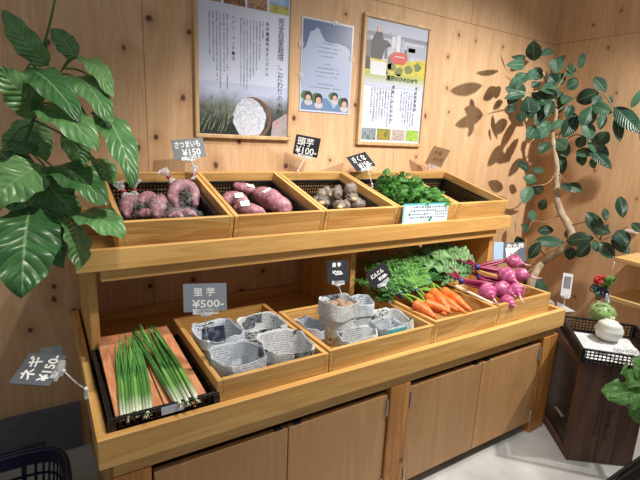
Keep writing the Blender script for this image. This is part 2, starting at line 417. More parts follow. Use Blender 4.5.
# upper tier
UF = .879
sh('upper_front_board', B(((0, -.523, .861), (1.8, -.503, .921))), SHELF['x'])
sh('upper_side_board', B(((0, -.5025, .861), (.02, -.003, .921))), SHELF['y'])
sh('upper_side_board', B(((1.78, -.5025, .861), (1.8, -.003, .8825))), SHELF['y'])
sh('upper_tray_floor', B(((.0205, -.5025, .862), (1.7795, -.003, UF))), SHELF['x'])
sh('upper_apron', B(((.06, -.505, .825), (1.73, -.485, .8608))), SHELF['x'])
sh('crate_support_rail', B(((.03, -.128, UF+.0005), (1.77, -.104, .972))), SHELF['x'])
for x0, x1 in ((.030, .055), (.955, .979), (1.735, 1.760)):
    sh('upright_panel', B(((x0, -.435 if x0 < 1 else -.47, TF+.0005), (x1, -.03, .8615))), SHELF['z'])

# ------------------------------------------------------------------ crates and baskets
def crate(name, label, w, d, h, loc, tilt=0, rotz=0, group=None, ch=None):
    c = thing(name, label, 'crate', loc, (R(tilt), 0, rotz), group)
    t = .014
    B(((t+.0003, 0, 0), (w-t-.0003, t, h))).build('front_board', CRATE['x'], c, False, bevel=.0012)
    B(((t+.0003, d-t, 0), (w-t-.0003, d, h))).build('back_board', CRATE['x'], c, False, bevel=.0012)
    B(((0, 0, 0), (t, d, h))).build('side_board', CRATE['y'], c, False, bevel=.0012)
    B(((w-t, 0, 0), (w, d, h))).build('side_board', CRATE['y'], c, False, bevel=.0012)
    B(((t+.0003, t+.0003, .001), (w-t-.0003, d-t-.0003, .008))).build('bottom_board', CRATE['y'], c, False)
    return c
TILT = 14.3
UPX = [.113+.3373*i for i in range(5)]
UPL = ['tilted wooden crate holding bagged sweet potatoes on the upper shelf', 'tilted wooden crate holding big loose sweet potatoes with stickers', 'tilted wooden crate holding hairy grey taro heads',
       'tilted wooden crate holding leafy greens on the upper shelf', 'nearly empty tilted wooden crate at right end of upper shelf']
UPC = [crate('wooden_crate', UPL[i], .3335, .42, .105, (UPX[i], -.474, .8855), TILT, 0, 'wooden crates on the upper shelf') for i in range(5)]
def up(i, x, y, z):        # a point inside an upper crate, in its own frame
    return UPC[i].matrix_basis @ Vector((x, y, z))
LOWL = ['wooden crate holding newspaper bags beside the spring onions', 'wide wooden crate holding stacked newspaper bags in the middle', 'wooden crate holding orange carrots on the lower shelf', 'wooden crate holding magenta radishes at right end of lower shelf']
LOWC = []
for (x0, w, d, h), lb in zip(((.2790, .334, .448, .114), (.6155, .425, .336, .120), (1.0425, .330, .42, .130), (1.3745, .332, .42, .135)), LOWL):
    LOWC.append(crate('wooden_crate', lb, w, d, h, (x0, -.8195, TF+.0008), 0, 0, 'wooden crates on the lower shelf'))
def basket(label, w, d, h, loc, rot, pitch=.0125, holes=True, plate=False, group=None, name='plastic_basket', mat=None, hrows=4, flare=0.):
    mat = mat or BLACKP
    c = thing(name, label, 'basket', loc, rot, group)
    m = MB(); bt = .0016
    def wall(ax, pos, L, off):
        n = max(3, round(L/pitch))
        for i in range(n+1):
            p = -L/2+L*i/n
            a, b = (p-bt, pos-bt), (p+bt, pos+bt)
            if ax == 'x': m.box((off[0]+a[0], off[1]+a[1], 0), (off[0]+b[0], off[1]+b[1], h-.004))
            else: m.box((off[0]+a[1], off[1]+a[0], 0), (off[0]+b[1], off[1]+b[0], h-.004))
        for j in range(hrows+1):
            z = (h-.008)*j/hrows
            if ax == 'x': m.box((off[0]-L/2, off[1]+pos-bt, z), (off[0]+L/2, off[1]+pos+bt, z+bt*2))
            else: m.box((off[0]+pos-bt, off[1]-L/2, z), (off[0]+pos+bt, off[1]+L/2, z+bt*2))
    o = (w/2, d/2)
    wall('x', -d/2+bt, w, o); wall('x', d/2-bt, w, o); wall('y', -w/2+bt, d, o); wall('y', w/2-bt, d, o)
    m.build('lattice_wall', mat, c, False)
    f = MB(); n = round(w/(pitch*1.1)); k = round(d/(pitch*1.1))
    for i in range(n+1): f.box((w*i/n-bt, 0, 0), (w*i/n+bt, d, .003))
    for i in range(k+1): f.box((0, d*i/k-bt, 0), (w, d*i/k+bt, .003))
    f.build('lattice_floor', mat, c, False)
    r = MB(); q = .007
    r.box((-q, -q, h-.007), (w+q, .003, h)); r.box((-q, d-.003, h-.007), (w+q, d+q, h)); r.box((-q, .003, h-.007), (.003, d-.003, h)); r.box((w-.003, .003, h-.007), (w+q, d-.003, h))
    for x, y in ((0, 0), (w, 0), (0, d), (w, d)): r.box((x-.008, y-.008, 0), (x+.008, y+.008, h-.0071))
    r.build('rim', mat, c, False, bevel=.0015)
    if plate:
        B(((w*.44, -.0085, h*.74), (w*.66, -.0072, h*.97))).build('label_plate', plain('plate', (190, 200, 214), .4), c, False)
    return c
UBL = ['black mesh basket under the bagged sweet potatoes', 'black mesh basket under the big stickered sweet potatoes', 'black mesh basket under the grey taro heads', 'black mesh basket under the leafy greens', 'empty looking black mesh basket in the rightmost upper crate']
UB = []
for i in range(5):
    UB.append(basket(UBL[i], .284, .372, .064, up(i, .0248, .024, .0095), (R(TILT), 0, 0), group='black baskets in the upper crates'))
ONB = basket('shallow black mesh basket holding spring onions and cedar boards', .243, .370, .085, (.0345, -.8135, TF+.0005), (0, 0, 0), .0165, plate=True, hrows=3)

# ------------------------------------------------------------------ posters
def frame_poster(nm, label, x0, x1, z0, z1, fw=.016):
    f = thing(nm, label, 'poster', ((x0+x1)/2, -.001, z0))
    y0, y1 = -.021, -.001
    fr = MB(); fr.box((x0, y0, z0), (x1, y1, z0+fw)); fr.box((x0, y0, z1-fw), (x1, y1, z1)); fr.box((x0, y0, z0+fw), (x0+fw, y1, z1-fw)); fr.box((x1-fw, y0, z0+fw), (x1, y1, z1-fw))
    fr.build('frame', FRAMEW['z'], f, bevel=.003)
    return f
PAPER = plain('poster_paper', (214, 222, 244), .35)
PAPER2 = plain('laminated_poster_paper', (206, 214, 230), .28)
class Sheet:
    """flat printed layers on a wall sheet; u,v in 0..1 of the sheet, v downwards"""
    def __init__(s, x0, x1, z0, z1, y, parent): s.x0, s.x1, s.z0, s.z1, s.y, s.p = x0, x1, z0, z1, y, parent; s.L = 0
    def P(s, u, v, l): return Vector((s.x0+(s.x1-s.x0)*u, s.y-.0004*l, s.z1-(s.z1-s.z0)*v))
    def rect(s, name, mat, u0, v0, u1, v1, l=1): return s.poly(name, mat, [(u0, v1), (u1, v1), (u1, v0), (u0, v0)], l)
    def poly(s, name, mat, pts, l=1):
        m = MB(); m.poly([s.P(u, v, l) for u, v in pts]); return m.build(name, mat, s.p)
    def dashes(s, cols, v0, v1, size, gap=.35, horiz=False, l=1, name='small_print', seed=1):
        r = random.Random(seed); m = MB(); W = s.x1-s.x0; H = s.z1-s.z0
        for c in cols:
            c0, a, b = c if isinstance(c, tuple) else (c, v0, v1)
            t = a
            while t < b:
                w = size*r.uniform(.5, 1.)
                if r.random() < .93:
                    if horiz:
                        m.poly([s.P(t, c0+size*.9*W/H*.5, l), s.P(t+w*.8, c0+size*.9*W/H*.5, l), s.P(t+w*.8, c0, l), s.P(t, c0, l)])
                    else:
                        h = size*W/H*r.uniform(.35, .8)
                        m.poly([s.P(c0-w/2, t+h, l), s.P(c0+w/2, t+h, l), s.P(c0+w/2, t, l), s.P(c0-w/2, t, l)])
                t += (size*W/H if not horiz else size)*1.15
        return m.build(name, INKL, s.p)
    def vtext(s, body, u, v0, v1, size, mat=None, bold=.0, l=2):
        b = body.replace('ー', '｜')
        n = len(b); H = s.z1-s.z0; out = []
        for i, ch in enumerate(b):
            v = v0+(v1-v0)*(i+.5)/n
            o = text_obj(ch, size, s.P(u, v, l), (1, 0, 0), (0, 0, 1), mat or INK, s.p, 'lettering', bold=bold, lift=0, ext=0)
            out.append(o)
        # one mesh for the line
        me = bpy.data.meshes.new('lettering'); V = []; F = []
        for o in out:
            k = len(V); V += [tuple(v.co) for v in o.data.vertices]; F += [tuple(k+i for i in p.vertices) for p in o.data.polygons]
            d = o.data; bpy.data.objects.remove(o); bpy.data.meshes.remove(d)
        me.from_pydata(V, [], F); me.materials.append(mat or INK)
        o = bpy.data.objects.new('lettering', me); COL.objects.link(o); o.parent = s.p; return o
INKL = plain('small_print_ink', (98, 102, 120), .8)
def blotch(name, cs, scale=40, rough=.4):
    t = NT(name); t.b.inputs['Roughness'].default_value = rough
    tc = t.new('ShaderNodeTexCoord'); nz = t.new('ShaderNodeTexNoise', Scale=float(scale), Detail=5.); t.L(tc.outputs['Object'], nz.inputs['Vector'])
    n = len(cs); st = [(.3+.4*i/(n-1), lin(c)) for i, c in enumerate(cs)]
    t.L(t.ramp(nz.outputs['Fac'], st), t.b.inputs['Base Color']); return t.m
FOODP = blotch('food_photo', [(70, 40, 30), (150, 90, 60), (190, 150, 110), (120, 60, 46)], 60)
FOODP2 = blotch('stew_photo', [(150, 120, 90), (90, 52, 36), (180, 120, 70), (70, 90, 50)], 55)
SKYP = blotch('sky_photo', [(70, 120, 190), (120, 170, 220), (200, 215, 235)], 18)
FIELDP = blotch('field_photo', [(96, 130, 50), (170, 170, 60), (190, 180, 90)], 40)
DARKP = blotch('dark_photo', [(40, 46, 44), (74, 80, 72), (104, 104, 92)], 25)
WHEATP = plain('wheat_ears', (126, 138, 104), .6, var=.3, scale=80)
FLOURP = plain('flour_photo', (206, 210, 222), .6, var=.14, scale=110)
BOWLP = plain('bowl_photo', (120, 84, 66), .6)
PINKP = blotch('pink_scatter_photo', [(150, 148, 150), (176, 160, 164), (180, 120, 128)], 30)
# large framed poster
x0, x1, z0, z1 = .4727, .8915, 1.2187, 1.845
F1 = frame_poster('framed_poster', 'large wood-framed poster with heading in vertical characters and a bowl of white flour', x0, x1, z0, z1)
s = Sheet(x0+.016, x1-.016, z0+.016, z1-.016, -.012, F1)
B(((s.x0, -.012, s.z0), (s.x1, -.002, s.z1))).build('print', PAPER, F1)
def sv(py, px=240):    # image row -> sheet row
    p = at(px, py, y=-.012); return (s.z1-p.z)/(s.z1-s.z0)
def su(px, py): return (at(px, py, y=-.012).x-s.x0)/(s.x1-s.x0)
for (a, b, mt) in ((.02, .235, FOODP), (.265, .49, FOODP2), (.515, .735, FOODP), (.76, .985, SKYP)): s.rect('photo', mt, a, .035, b, .178)
s.rect('photo_foreground', FIELDP, .76, .125, .985, .178, 2)
s.vtext('完全自家栽培、こだわりの米粉', su(280.5, 60), sv(19, 283), sv(116, 280), .030, bold=.0001)
s.vtext('永井農園完全オリジナル', su(267.2, 50), sv(22, 268), sv(77, 266), .0165, bold=.0001)
s.vtext('ヘアリーベッチ農法', su(233.3, 40), sv(15, 233), sv(61, 233), .0155, bold=.0001)
s.dashes([(.69, .25, .36), (.655, .25, .50), (.62, .25, .56), (.585, .25, .60), (.55, .25, .62), (.515, .25, .70), (.48, .25, .72), (.445, .25, .68),
          (.30, .24, .70), (.265, .24, .60), (.225, .24, .70), (.19, .24, .66), (.155, .24, .55), (.115, .24, .50)], 0, 0, .017, seed=3)
t = NT('fading_print'); tc = t.new('ShaderNodeTexCoord'); sp = t.new('ShaderNodeSeparateXYZ'); t.L(tc.outputs['Object'], sp.inputs[0])
nz = t.new('ShaderNodeTexNoise', Scale=14., Detail=3.); t.L(tc.outputs['Object'], nz.inputs['Vector'])
fz = t.math('ADD', t.math('MULTIPLY', t.math('SUBTRACT', sp.outputs['Z'], .016), 1/((s.z1-s.z0)*.33)), t.math('MULTIPLY', t.math('SUBTRACT', nz.outputs['Fac'], .5), .4))
t.L(t.ramp(fz, [(.2, lin((44, 48, 46))), (.55, lin((104, 108, 104))), (.9, lin((196, 206, 232)))]), t.b.inputs['Base Color']); t.b.inputs['Roughness'].default_value = .35
s.rect('photo', t.m, 0, .66, 1, 1)
m = MB(); r_ = random.Random(5)
for i in range(34):
    a = r_.uniform(-.02, .32); b = 1-r_.uniform(0, .16); L = r_.uniform(.05, .14); k = r_.uniform(.4, .75)
    q = [(a, b), (a+.008, b+.002), (a+L*k+.006, b-L), (a+L*k, b-L)]
    m.poly([s.P(min(max(u, 0), 1), min(v, 1), 2) for u, v in q])
m.build('wheat', WHEATP, F1)
def disc(cu, cv, ru, rv, n=28, jit=0, a0=0, a1=2*math.pi, seed=0):
    r = random.Random(seed); return [(cu+ru*math.cos(a0-(a1-a0)*i/n*-1)*(1+r.uniform(-jit, jit)), cv+rv*math.sin(a0+(a1-a0)*i/n)*(1+r.uniform(-jit, jit))) for i in range(n)][::-1]
s.poly('bowl', BOWLP, [(u, min(v, .999)) for u, v in disc(.585, .885, .215, .145)], 3)
s.poly('bowl_inside', DARKP, [(u, min(v, .999)) for u, v in disc(.575, .885, .195, .13)], 4)
s.poly('flour', FLOURP, [(u, min(v, .998)) for u, v in disc(.545, .885, .185, .135, 40, .06)], 5)
s.poly('petals', PINKP, [(.80, 1), (1, 1), (1, .83), (.82, .90)], 3)
# blue laminated poster, unframed
x0, x1, z0, z1 = .939, 1.2088, 1.3493, 1.737
F2 = thing('wall_poster', 'unframed blue and white laminated poster with four children printed along its lower edge', 'poster', ((x0+x1)/2, -.001, z0))
s = Sheet(x0, x1, z0, z1, -.0035, F2)
B(((x0, -.0035, z0), (x1, -.001, z1))).build('print', PAPER2, F2)
SLATE = plain('slate_blue_print', (88, 108, 148), .3)
SKYB = plain('lower_blue_print', (112, 140, 178), .3)
CLOUD = plain('pale_blue_print', (174, 188, 216), .3)
s.rect('blue_panel', SLATE, .025, .02, .975, .5); s.rect('lower_panel', SKYB, .025, .5, .975, .98)
s.poly('cloud_panel', CLOUD, [(.025, .92), (.08, .86), (.2, .84), (.38, .86), (.5, .83), (.6, .88), (.66, .95), (.72, .9), (.8, .86), (.9, .90), (.975, .87), (.975, .36), (.93, .27), (.85, .24), (.7, .22), (.55, .23), (.45, .22), (.37, .16), (.32, .10), (.27, .09), (.22, .13), (.16, .14), (.12, .22), (.08, .31), (.025, .34)], 2)
s.dashes([(.24, .35, .68), (.285, .25, .78), (.33, .32, .72), (.375, .38, .62), (.46, .44, .56), (.505, .32, .7), (.55, .28, .76), (.595, .30, .74), (.68, .35, .66), (.72, .18, .78)], 0, 0, .03, horiz=True, l=3, seed=8)
SKIN = plain('printed_skin', (214, 170, 150), .4); HAIR = plain('printed_hair', (40, 32, 36), .4); SHIRT = plain('printed_shirt', (200, 196, 204), .4); LEAFP = plain('printed_leaves', (70, 110, 66), .4)
for cu, cv, rr in ((.16, .83, .07), (.36, .85, .075), (.68, .81, .06), (.88, .87, .075)):
    s.poly('printed_bush', LEAFP, disc(cu-.04, cv-.005, rr*1.35, rr*.8, 14, .2, seed=int(cu*100)), 3)
    s.poly('printed_body', SHIRT, disc(cu, cv+rr*.95, rr*1.1, rr*.5, 16), 4)
    s.poly('printed_head_hair', HAIR, disc(cu, cv-rr*.05, rr, rr*.75, 16), 5)
    s.poly('printed_face', SKIN, disc(cu-.005, cv+rr*.22, rr*.7, rr*.45, 16), 6)
TAPE = clear_plastic('sticky_tape', (240, 240, 240), .3)
for u, v in ((.0, .29), (.0, .62), (.62, .01), (.98, .36)): p = s.P(u, v, 8); B(((p.x-.012, -.0075, p.z-.012), (p.x+.012, -.0068, p.z+.012))).build('tape', TAPE, F2)
# framed poster with field photograph
x0, x1, z0, z1 = 1.2552, 1.6771, 1.2122, 1.8041
F3 = frame_poster('framed_poster', 'wood-framed poster with a farmer and red machine in a yellow field above columns of text', x0, x1, z0, z1, .018)
s = Sheet(x0+.018, x1-.018, z0+.018, z1-.018, -.012, F3)
B(((s.x0, -.012, s.z0), (s.x1, -.002, s.z1))).build('print', PAPER, F3)
s.rect('photo', blotch('hazy_town_photo', [(150, 156, 176), (196, 200, 214), (120, 128, 140)], 22), 0, 0, 1, .36)
s.rect('photo_sky', plain('pale_sky_print', (178, 186, 208), .4), 0, 0, 1, .09, 2)
s.rect('photo_bridge', plain('grey_bridge_print', (128, 134, 150), .4), 0, .10, 1, .135, 2)
s.poly('photo_field', blotch('yellow_field_photo', [(190, 170, 40), (214, 196, 70), (160, 160, 60)], 30), [(0, .44), (1, .44), (1, .26), (.7, .29), (.45, .32), (0, .3)], 3)
t = NT('field_fade_print'); tc = t.new('ShaderNodeTexCoord'); sp = t.new('ShaderNodeSeparateXYZ'); t.L(tc.outputs['Object'], sp.inputs[0])
zr = s.z1-z0-(s.z1-s.z0)*.40
t.L(t.ramp(t.math('MULTIPLY', t.math('SUBTRACT', sp.outputs['Z'], s.P(0, .52, 0).z-z0), 1/(.10*(s.z1-s.z0))), [(0, lin((198, 206, 228))), (.9, lin((176, 186, 84)))]), t.b.inputs['Base Color'])
s.rect('print_fade', t.m, 0, .41, 1, .53, 4)
BLK = plain('printed_black', (34, 36, 44), .4); WHT = plain('printed_white', (214, 218, 226), .4); REDP = plain('printed_red', (196, 72, 56), .4)
s.poly('farmer', BLK, [(.10, .31), (.26, .31), (.30, .22), (.40, .19), (.36, .165), (.27, .15), (.24, .10), (.2, .075), (.15, .10), (.10, .16), (.08, .24)], 5)
s.poly('farmer_head', SKIN, disc(.19, .075, .035, .025, 12), 6)
GRYP = plain('printed_grey', (92, 98, 108), .4); PALE = plain('printed_pale_grey', (164, 170, 184), .4); GRNP = plain('printed_bush_green', (110, 124, 64), .4)
for a in ((.30, .15, .34, .30, GRYP), (.55, .12, .60, .24, PALE), (.66, .16, .98, .25, PALE), (.68, .18, .80, .215, WHT), (.0, .17, .09, .30, GRYP), (.40, .11, .46, .20, WHT), (.0, .30, .08, .40, BLK), (.36, .28, .42, .38, GRYP), (.62, .20, .66, .30, GRYP)):
    s.rect('photo_detail', a[4], a[0], a[1], a[2], a[3], 4)
for cu, cv in ((.42, .36), (.55, .39), (.70, .36), (.86, .33), (.30, .40)): s.poly('photo_bush', GRNP, disc(cu, cv, .07, .035, 14, .25, seed=int(cu*90)), 4)
s.rect('white_bin', WHT, .09, .33, .34, .44, 6); s.rect('white_bin', WHT, .47, .10, .54, .28, 5)
s.poly('red_machine', REDP, [(.38, .27), (.46, .23), (.66, .23), (.68, .28), (.62, .33), (.44, .33), (.40, .31)], 6)
s.rect('machine_stripe', WHT, .46, .265, .62, .272, 7)
p = s.P(.62, .455, 7)
text_obj('農園のひのひかり', .026, p, (1, 0, 0), (0, 0, 1), INK, F3, bold=.0003, ext=0)
s.vtext('完全自家栽培', su(415.3, 98), sv(87, 416), sv(112, 414), .017, bold=.0001, l=7)
s.vtext('栽培へのこだわり', su(392, 104), sv(85, 393), sv(123, 391), .0175, bold=.0001, l=7)
s.dashes([(.85, .55, .84), (.805, .55, .86), (.76, .55, .88), (.715, .55, .84), (.67, .55, .82), (.625, .55, .72), (.455, .54, .84), (.41, .54, .87), (.365, .54, .80), (.32, .54, .80), (.275, .54, .78), (.23, .54, .80), (.185, .54, .82), (.14, .54, .76)], 0, 0, .018, l=6, seed=11)
for k, mt in enumerate((blotch('village_photo', [(70, 96, 120), (150, 160, 170), (90, 110, 80)], 40), blotch('autumn_photo', [(120, 130, 40), (170, 150, 60), (90, 110, 50)], 50), blotch('people_photo', [(130, 130, 140), (196, 180, 170), (120, 100, 90)], 40), blotch('lime_field_photo', [(120, 170, 60), (170, 200, 90), (90, 140, 60)], 40))):
    s.rect('photo', mt, .02+.245*k, .885, .245+.245*k, .985)

# ------------------------------------------------------------------ price cards
def card_frame(px, dep, ratio, sgn=1):
    """four image corners (TL, TR, BR, BL) of a small rectangular card at a given depth -> its pose in the room"""
    q = [Vector((u, -v)) for u, v in px]; s = dep/FPX
    a = ((q[1]-q[0])+(q[2]-q[3]))/2*s; b = ((q[0]-q[3])+(q[1]-q[2]))/2*s; c = sum(px_[0] for px_ in px)/4, sum(px_[1] for px_ in px)/4
    ab = a.dot(b); K = ratio**2*b.length_squared-a.length_squared
    t = (K+math.sqrt(K*K+4*ratio**2*ab*ab))/2; al = sgn*math.sqrt(max(t, 1e-9)); be = -ab/al
    fw = ray(*c).normalized(); rr = CR-fw*CR.dot(fw); uu = CU-fw*CU.dot(fw); rr.normalize(); uu.normalize()
    A = rr*a.x+uu*a.y+fw*al; Bv = rr*b.x+uu*b.y+fw*be
    o = CAM+ray(*c)*dep
    return o, A, Bv
def price_card(label, px, dep, ratio, mat, rows, clip_px=None, stem_px=None, sgn=1, bold=.0006, ink=None, base_px=None):
    o, A, Bv = card_frame(px, dep, ratio, sgn)
    X = A.normalized(); Y = Bv.normalized(); N = X.cross(Y); w, h = A.length, Bv.length
    c = thing('price_card', label, 'price card', tuple(o-Y*h/2))
    MB().obox(o, X*w/2, Y*h/2, N*.0009).build('card', mat, c)
    for body, sz, ox, oy, fit in rows:
        text_obj(body, sz*h, o+X*(ox*w)+Y*(oy*h), X, Y, ink or CHALK, c, bold=bold, lift=.0011, fit=(fit[0]*w, fit[1]*h) if fit else None)
    if stem_px:
        p0 = o-Y*(h*.5); d0 = dep
        jaw = MB(); jaw.obox(p0+N*.004, X*(w*.3), Y*.007, N*.002); jaw.obox(p0-N*.004, X*(w*.3), Y*.007, N*.002); jaw.obox(p0-Y*.008, X*(w*.12), Y*.004, N*.006)
        jaw.build('clip_jaw', CLIPC, c, bevel=.001)
        P = [p0-Y*.012] + [CAM+ray(u, v)*(d0+dd) for u, v, dd in stem_px]
        MB().tube(P, .0016, 8).build('stem', CLIPC if len(P) > 2 else WHITEP, c, smooth=True)
        for q in (P[0], P[-1]): MB().blob(q, .0048, 0, nu=12, nv=8).build('ball_joint', WHITEP, c, smooth=True)
        e = P[-1]; b = MB(); b.tube([e, e-Vector((0, .002, .012)), e-Vector((0, .001, .022))], [.004, .0065, .005], 10)
        b.build('base_clip', CLIPC, c, smooth=True)
    return c
GREYC = plain('grey_card', (92, 98, 106), .5); BLACKC = plain('black_card', (30, 33, 40), .5); SILV = plain('light_grey_card', (136, 142, 150), .45); KRAFT = plain('kraft_card', (176, 138, 102), .8)
def dY(u, v, y): return depth(at(u, v, y=y))
price_card('grey price card reading sweet potato 150 yen beside the framed poster corner', [(171.3,140.4),(202.2,137.5),(205.8,156.3),(175.6,159.9)], dY(190, 150, -.115), 1.5, GREYC,
           [('さつまいも', .3, -.02, .22, (.80, .34)), ('¥150', .4, .06, -.2, (.58, .36))], stem_px=[(194, 171, .0)])
price_card('black price card reading head taro 100 yen above the taro crate', [(296.9,133.5),(320.6,139.8),(317.5,156.9),(292.5,154.4)], dY(306, 145, -.10), 1.3, BLACKC,
           [('頭芋', .4, -.08, .2, (.66, .42)), ('¥100-', .4, 0, -.24, (.86, .36))], stem_px=[(298, 171, .0)], bold=.0003)
price_card('tilted black price card reading leafy greens 150 yen above the greens', [(346.8,157.3),(365,152),(376,165.3),(357,171.6)], dY(361, 162, -.12), 1.5, BLACKC,
           [('きくな', .4, -.02, .2, (.66, .40)), ('¥150-', .4, .06, -.24, (.66, .34))], stem_px=[(372, 184, .0)], bold=.0004)
price_card('brown kraft price card leaning at the rightmost upper crates', [(434.5,146),(449.6,150.4),(441.3,167.6),(424.6,163.4)], dY(437, 157, -.10), .95, KRAFT,
           [('大根', .3, -.08, .2, (.5, .26)), ('¥100', .3, .1, -.14, (.56, .24))], stem_px=[(422.5, 178, .0)], ink=plain('brown_ink', (120, 88, 64), .8), bold=0)
price_card('light grey price card reading taro 500 yen beside the spring onions', [(184.3,284.3),(225.5,283),(227,310.5),(184.3,312)], dY(206, 298, -.70), 1.5, SILV,
           [('里 芋', .3, -.02, .2, (.5, .30)), ('¥500-', .3, .06, -.22, (.74, .28))], stem_px=[(206, 330, .01), (208, 342, .02)], bold=.0004)
price_card('small black price card reading taro 250 yen above the middle newspaper bags', [(327,260.6),(348.5,260),(348.7,282.7),(327.7,282.7)], dY(338, 271, -.52), .95, BLACKC,
           [('里 芋', .2, -.06, .3, (.42, .2)), ('¥250-', .2, -.02, -.06, (.5, .2))], stem_px=[(341.5, 294, .0)])
price_card('tilted black price card reading carrot 180 yen beside the carrot leaves', [(364.4,275.6),(385,260.6),(391,276.9),(375,288.7)], dY(378, 275, -.56), 1.35, BLACKC,
           [('にんじん', .25, -.03, .15, (.62, .26)), ('¥180-', .25, .12, -.2, (.46, .22))], stem_px=[(388.5, 291, .0), (390, 298, .0)])
price_card('tilted grey price card reading spring onion 150 yen left of the shelf', [(12.6,382.7),(32,353),(62,356),(49,385)], dY(45, 370, -.72), 1.15, GREYC,
           [('ネギ', .4, .02, .2, (.78, .38)), ('¥150-', .3, .05, -.24, (.86, .28))], stem_px=[(76.5, 383, .0), (86, 389, .0)], sgn=1, bold=.0007)
nc = thing('price_card', 'blank grey card tucked behind the spring onion price card', 'price card', tuple(at(51, 358, y=-.70)))
o, A, Bv = card_frame([(40.5,348.5),(60.5,345.5),(62.5,366),(44,370)], dY(51, 357, -.62), 1.0)
MB().obox(o, A/2, Bv/2, A.cross(Bv).normalized()*.0009).build('card', GREYC, nc)
# radish sign: dark header with a white slip, and a pale blue sheet beside it
rc = price_card('dark price card with white 160 yen slip behind the magenta radishes', [(502.5,243),(523.5,242),(525.5,261),(505,262.5)], dY(514, 252, -.40), 1.05, plain('slate_card', (74, 84, 96), .5),
                [('赤大根', .3, .08, .32, (.8, .26))], stem_px=[(516, 272, .0)])
o, A, Bv = card_frame([(506,248),(523.5,247.4),(524.5,259.5),(507.5,260.5)], dY(514, 252, -.40)-.004, 1.4)
MB().obox(o, A/2, Bv/2, A.cross(Bv).normalized()*.0006).build('white_slip', STICK, rc)
text_obj('¥160', .02, o, A, Bv, plain('pale_grey_ink', (150, 160, 160), .8), rc, lift=.001, fit=(A.length*.6, Bv.length*.4))
o, A, Bv = card_frame([(495,242),(502.5,242),(503,264),(493,264)], dY(498, 252, -.36), .5)
bs = MB().obox(o, A/2, Bv/2, A.cross(Bv).normalized()*.0008).build('notice_sheet', plain('pale_blue_sheet', (176, 206, 236), .5), None, loc=tuple(o-Bv/2))
tag(bs, 'pale blue sheet beside the dark radish price card', 'notice')
# leaning leaflet in front of the greens
q = [at(u, v, y=-.5095) for u, v in ((405.5,204),(452,201.8),(443,222.5),(400,225))]; o = sum(q, Vector())/4
A = (q[1]-q[0]+q[2]-q[3])/2; Bv = A.normalized().cross(Vector((0, 1, 0)))*-1; Bv = Bv*((q[0]-q[3]).z/Bv.z)
X, Y = A.normalized(), Bv.normalized(); w, h = A.length, Bv.length
lf = thing('leaflet', 'white leaflet with turquoise edge leaning in front of the greens crate', 'leaflet', tuple(o-Bv/2))
MB().obox(o, A/2, Bv/2, X.cross(Y)*.0008).build('sheet', plain('leaflet_white', (206, 226, 236), .35), lf)
MB().obox(o+Y*h*.465+X.cross(Y)*.0009, A/2, Y*h*.035, X.cross(Y)*.0003).build('turquoise_edge', plain('turquoise_print', (86, 196, 206), .4), lf)
MB().obox(o-X*w*.485+X.cross(Y)*.0009, X*w*.014, Y*h*.43, X.cross(Y)*.0003).build('turquoise_edge', plain('turquoise_side_print', (120, 206, 214), .4), lf)
m = MB(); r_ = random.Random(4)
for row, (a, b) in enumerate(((-.3, .44), (-.36, .22), (-.36, .05), (-.36, .12))):
    x = a
    while x < b:
        L = r_.uniform(.015, .05); m.obox(o+X*w*(x+L/2)+Y*h*(.32-.17*row+r_.uniform(-.01, .01))+X.cross(Y)*.001, X*w*L/2*.8, Y*h*r_.uniform(.02, .045), X.cross(Y)*.0002); x += L+.012
for row in range(3):
    x = .2
    while x < .44: L = r_.uniform(.015, .04); m.obox(o+X*w*(x+L/2)+Y*h*(.08-.14*row)+X.cross(Y)*.001, X*w*L/2*.8, Y*h*.025, X.cross(Y)*.0002); x += L+.012
m.build('small_print', INKL, lf)
m = MB(); N = X.cross(Y); m.leaf(o+X*w*.06-Y*h*.42+N*.0014, o+X*w*.15-Y*h*.15+N*.0014, .012, N, 0, 0); m.leaf(o-X*w*.37-Y*h*.1+N*.0014, o-X*w*.36+Y*h*.06+N*.0014, .009, N, 0, 0)
m.build('printed_leaf', plain('leaf_print', (40, 130, 90), .5), lf)

# ------------------------------------------------------------------ sweet potatoes
def skin(name, a, b, c, scale=38):
    t = NT(name); bb = t.b; bb.inputs['Roughness'].default_value = .55
    tc = t.new('ShaderNodeTexCoord'); n1 = t.new('ShaderNodeTexNoise', Scale=float(scale), Detail=6., Roughness=.7); t.L(tc.outputs['Object'], n1.inputs['Vector'])
    n2 = t.new('ShaderNodeTexNoise', Scale=float(scale)*5, Detail=3.); t.L(tc.outputs['Object'], n2.inputs['Vector'])
    col = t.ramp(n1.outputs['Fac'], [(.32, lin(b)), (.5, lin(a)), (.68, lin(c))])
    col = t.mix(t.ramp(n2.outputs['Fac'], [(.55, (0, 0, 0, 1)), (.75, (.55, .55, .55, 1))]), col, lin(c))
    t.L(col, bb.inputs['Base Color'])
    bp = t.new('ShaderNodeBump', Strength=.5, Distance=.004); t.L(n1.outputs['Fac'], bp.inputs['Height']); t.L(bp.outputs[0], bb.inputs['Normal'])
    return t.m
SP = skin('sweet_potato_skin', (168, 108, 120), (128, 82, 96), (200, 164, 164))
SPB = skin('bagged_sweet_potato_skin', (160, 104, 114), (116, 80, 90), (198, 168, 170))
def tuber(name, label, cat, P, rad, mat, group, seed, n=18, jit=.22, flat=1.):
    c = sum((Vector(p) for p in P), Vector())/len(P); rad = [r*.84 for r in rad]
    mb = MB().tube(P, rad, n, 26, jit=jit, seed=seed, flat=flat)
    o = mb.build(name, mat, None, loc=tuple(c), smooth=True)
    sb = o.modifiers.new('sub', 'SUBSURF'); sb.levels = sb.render_levels = 1
    return tag(o, label, cat, group)
zf = .02   # height of the basket floor above the crate bottom
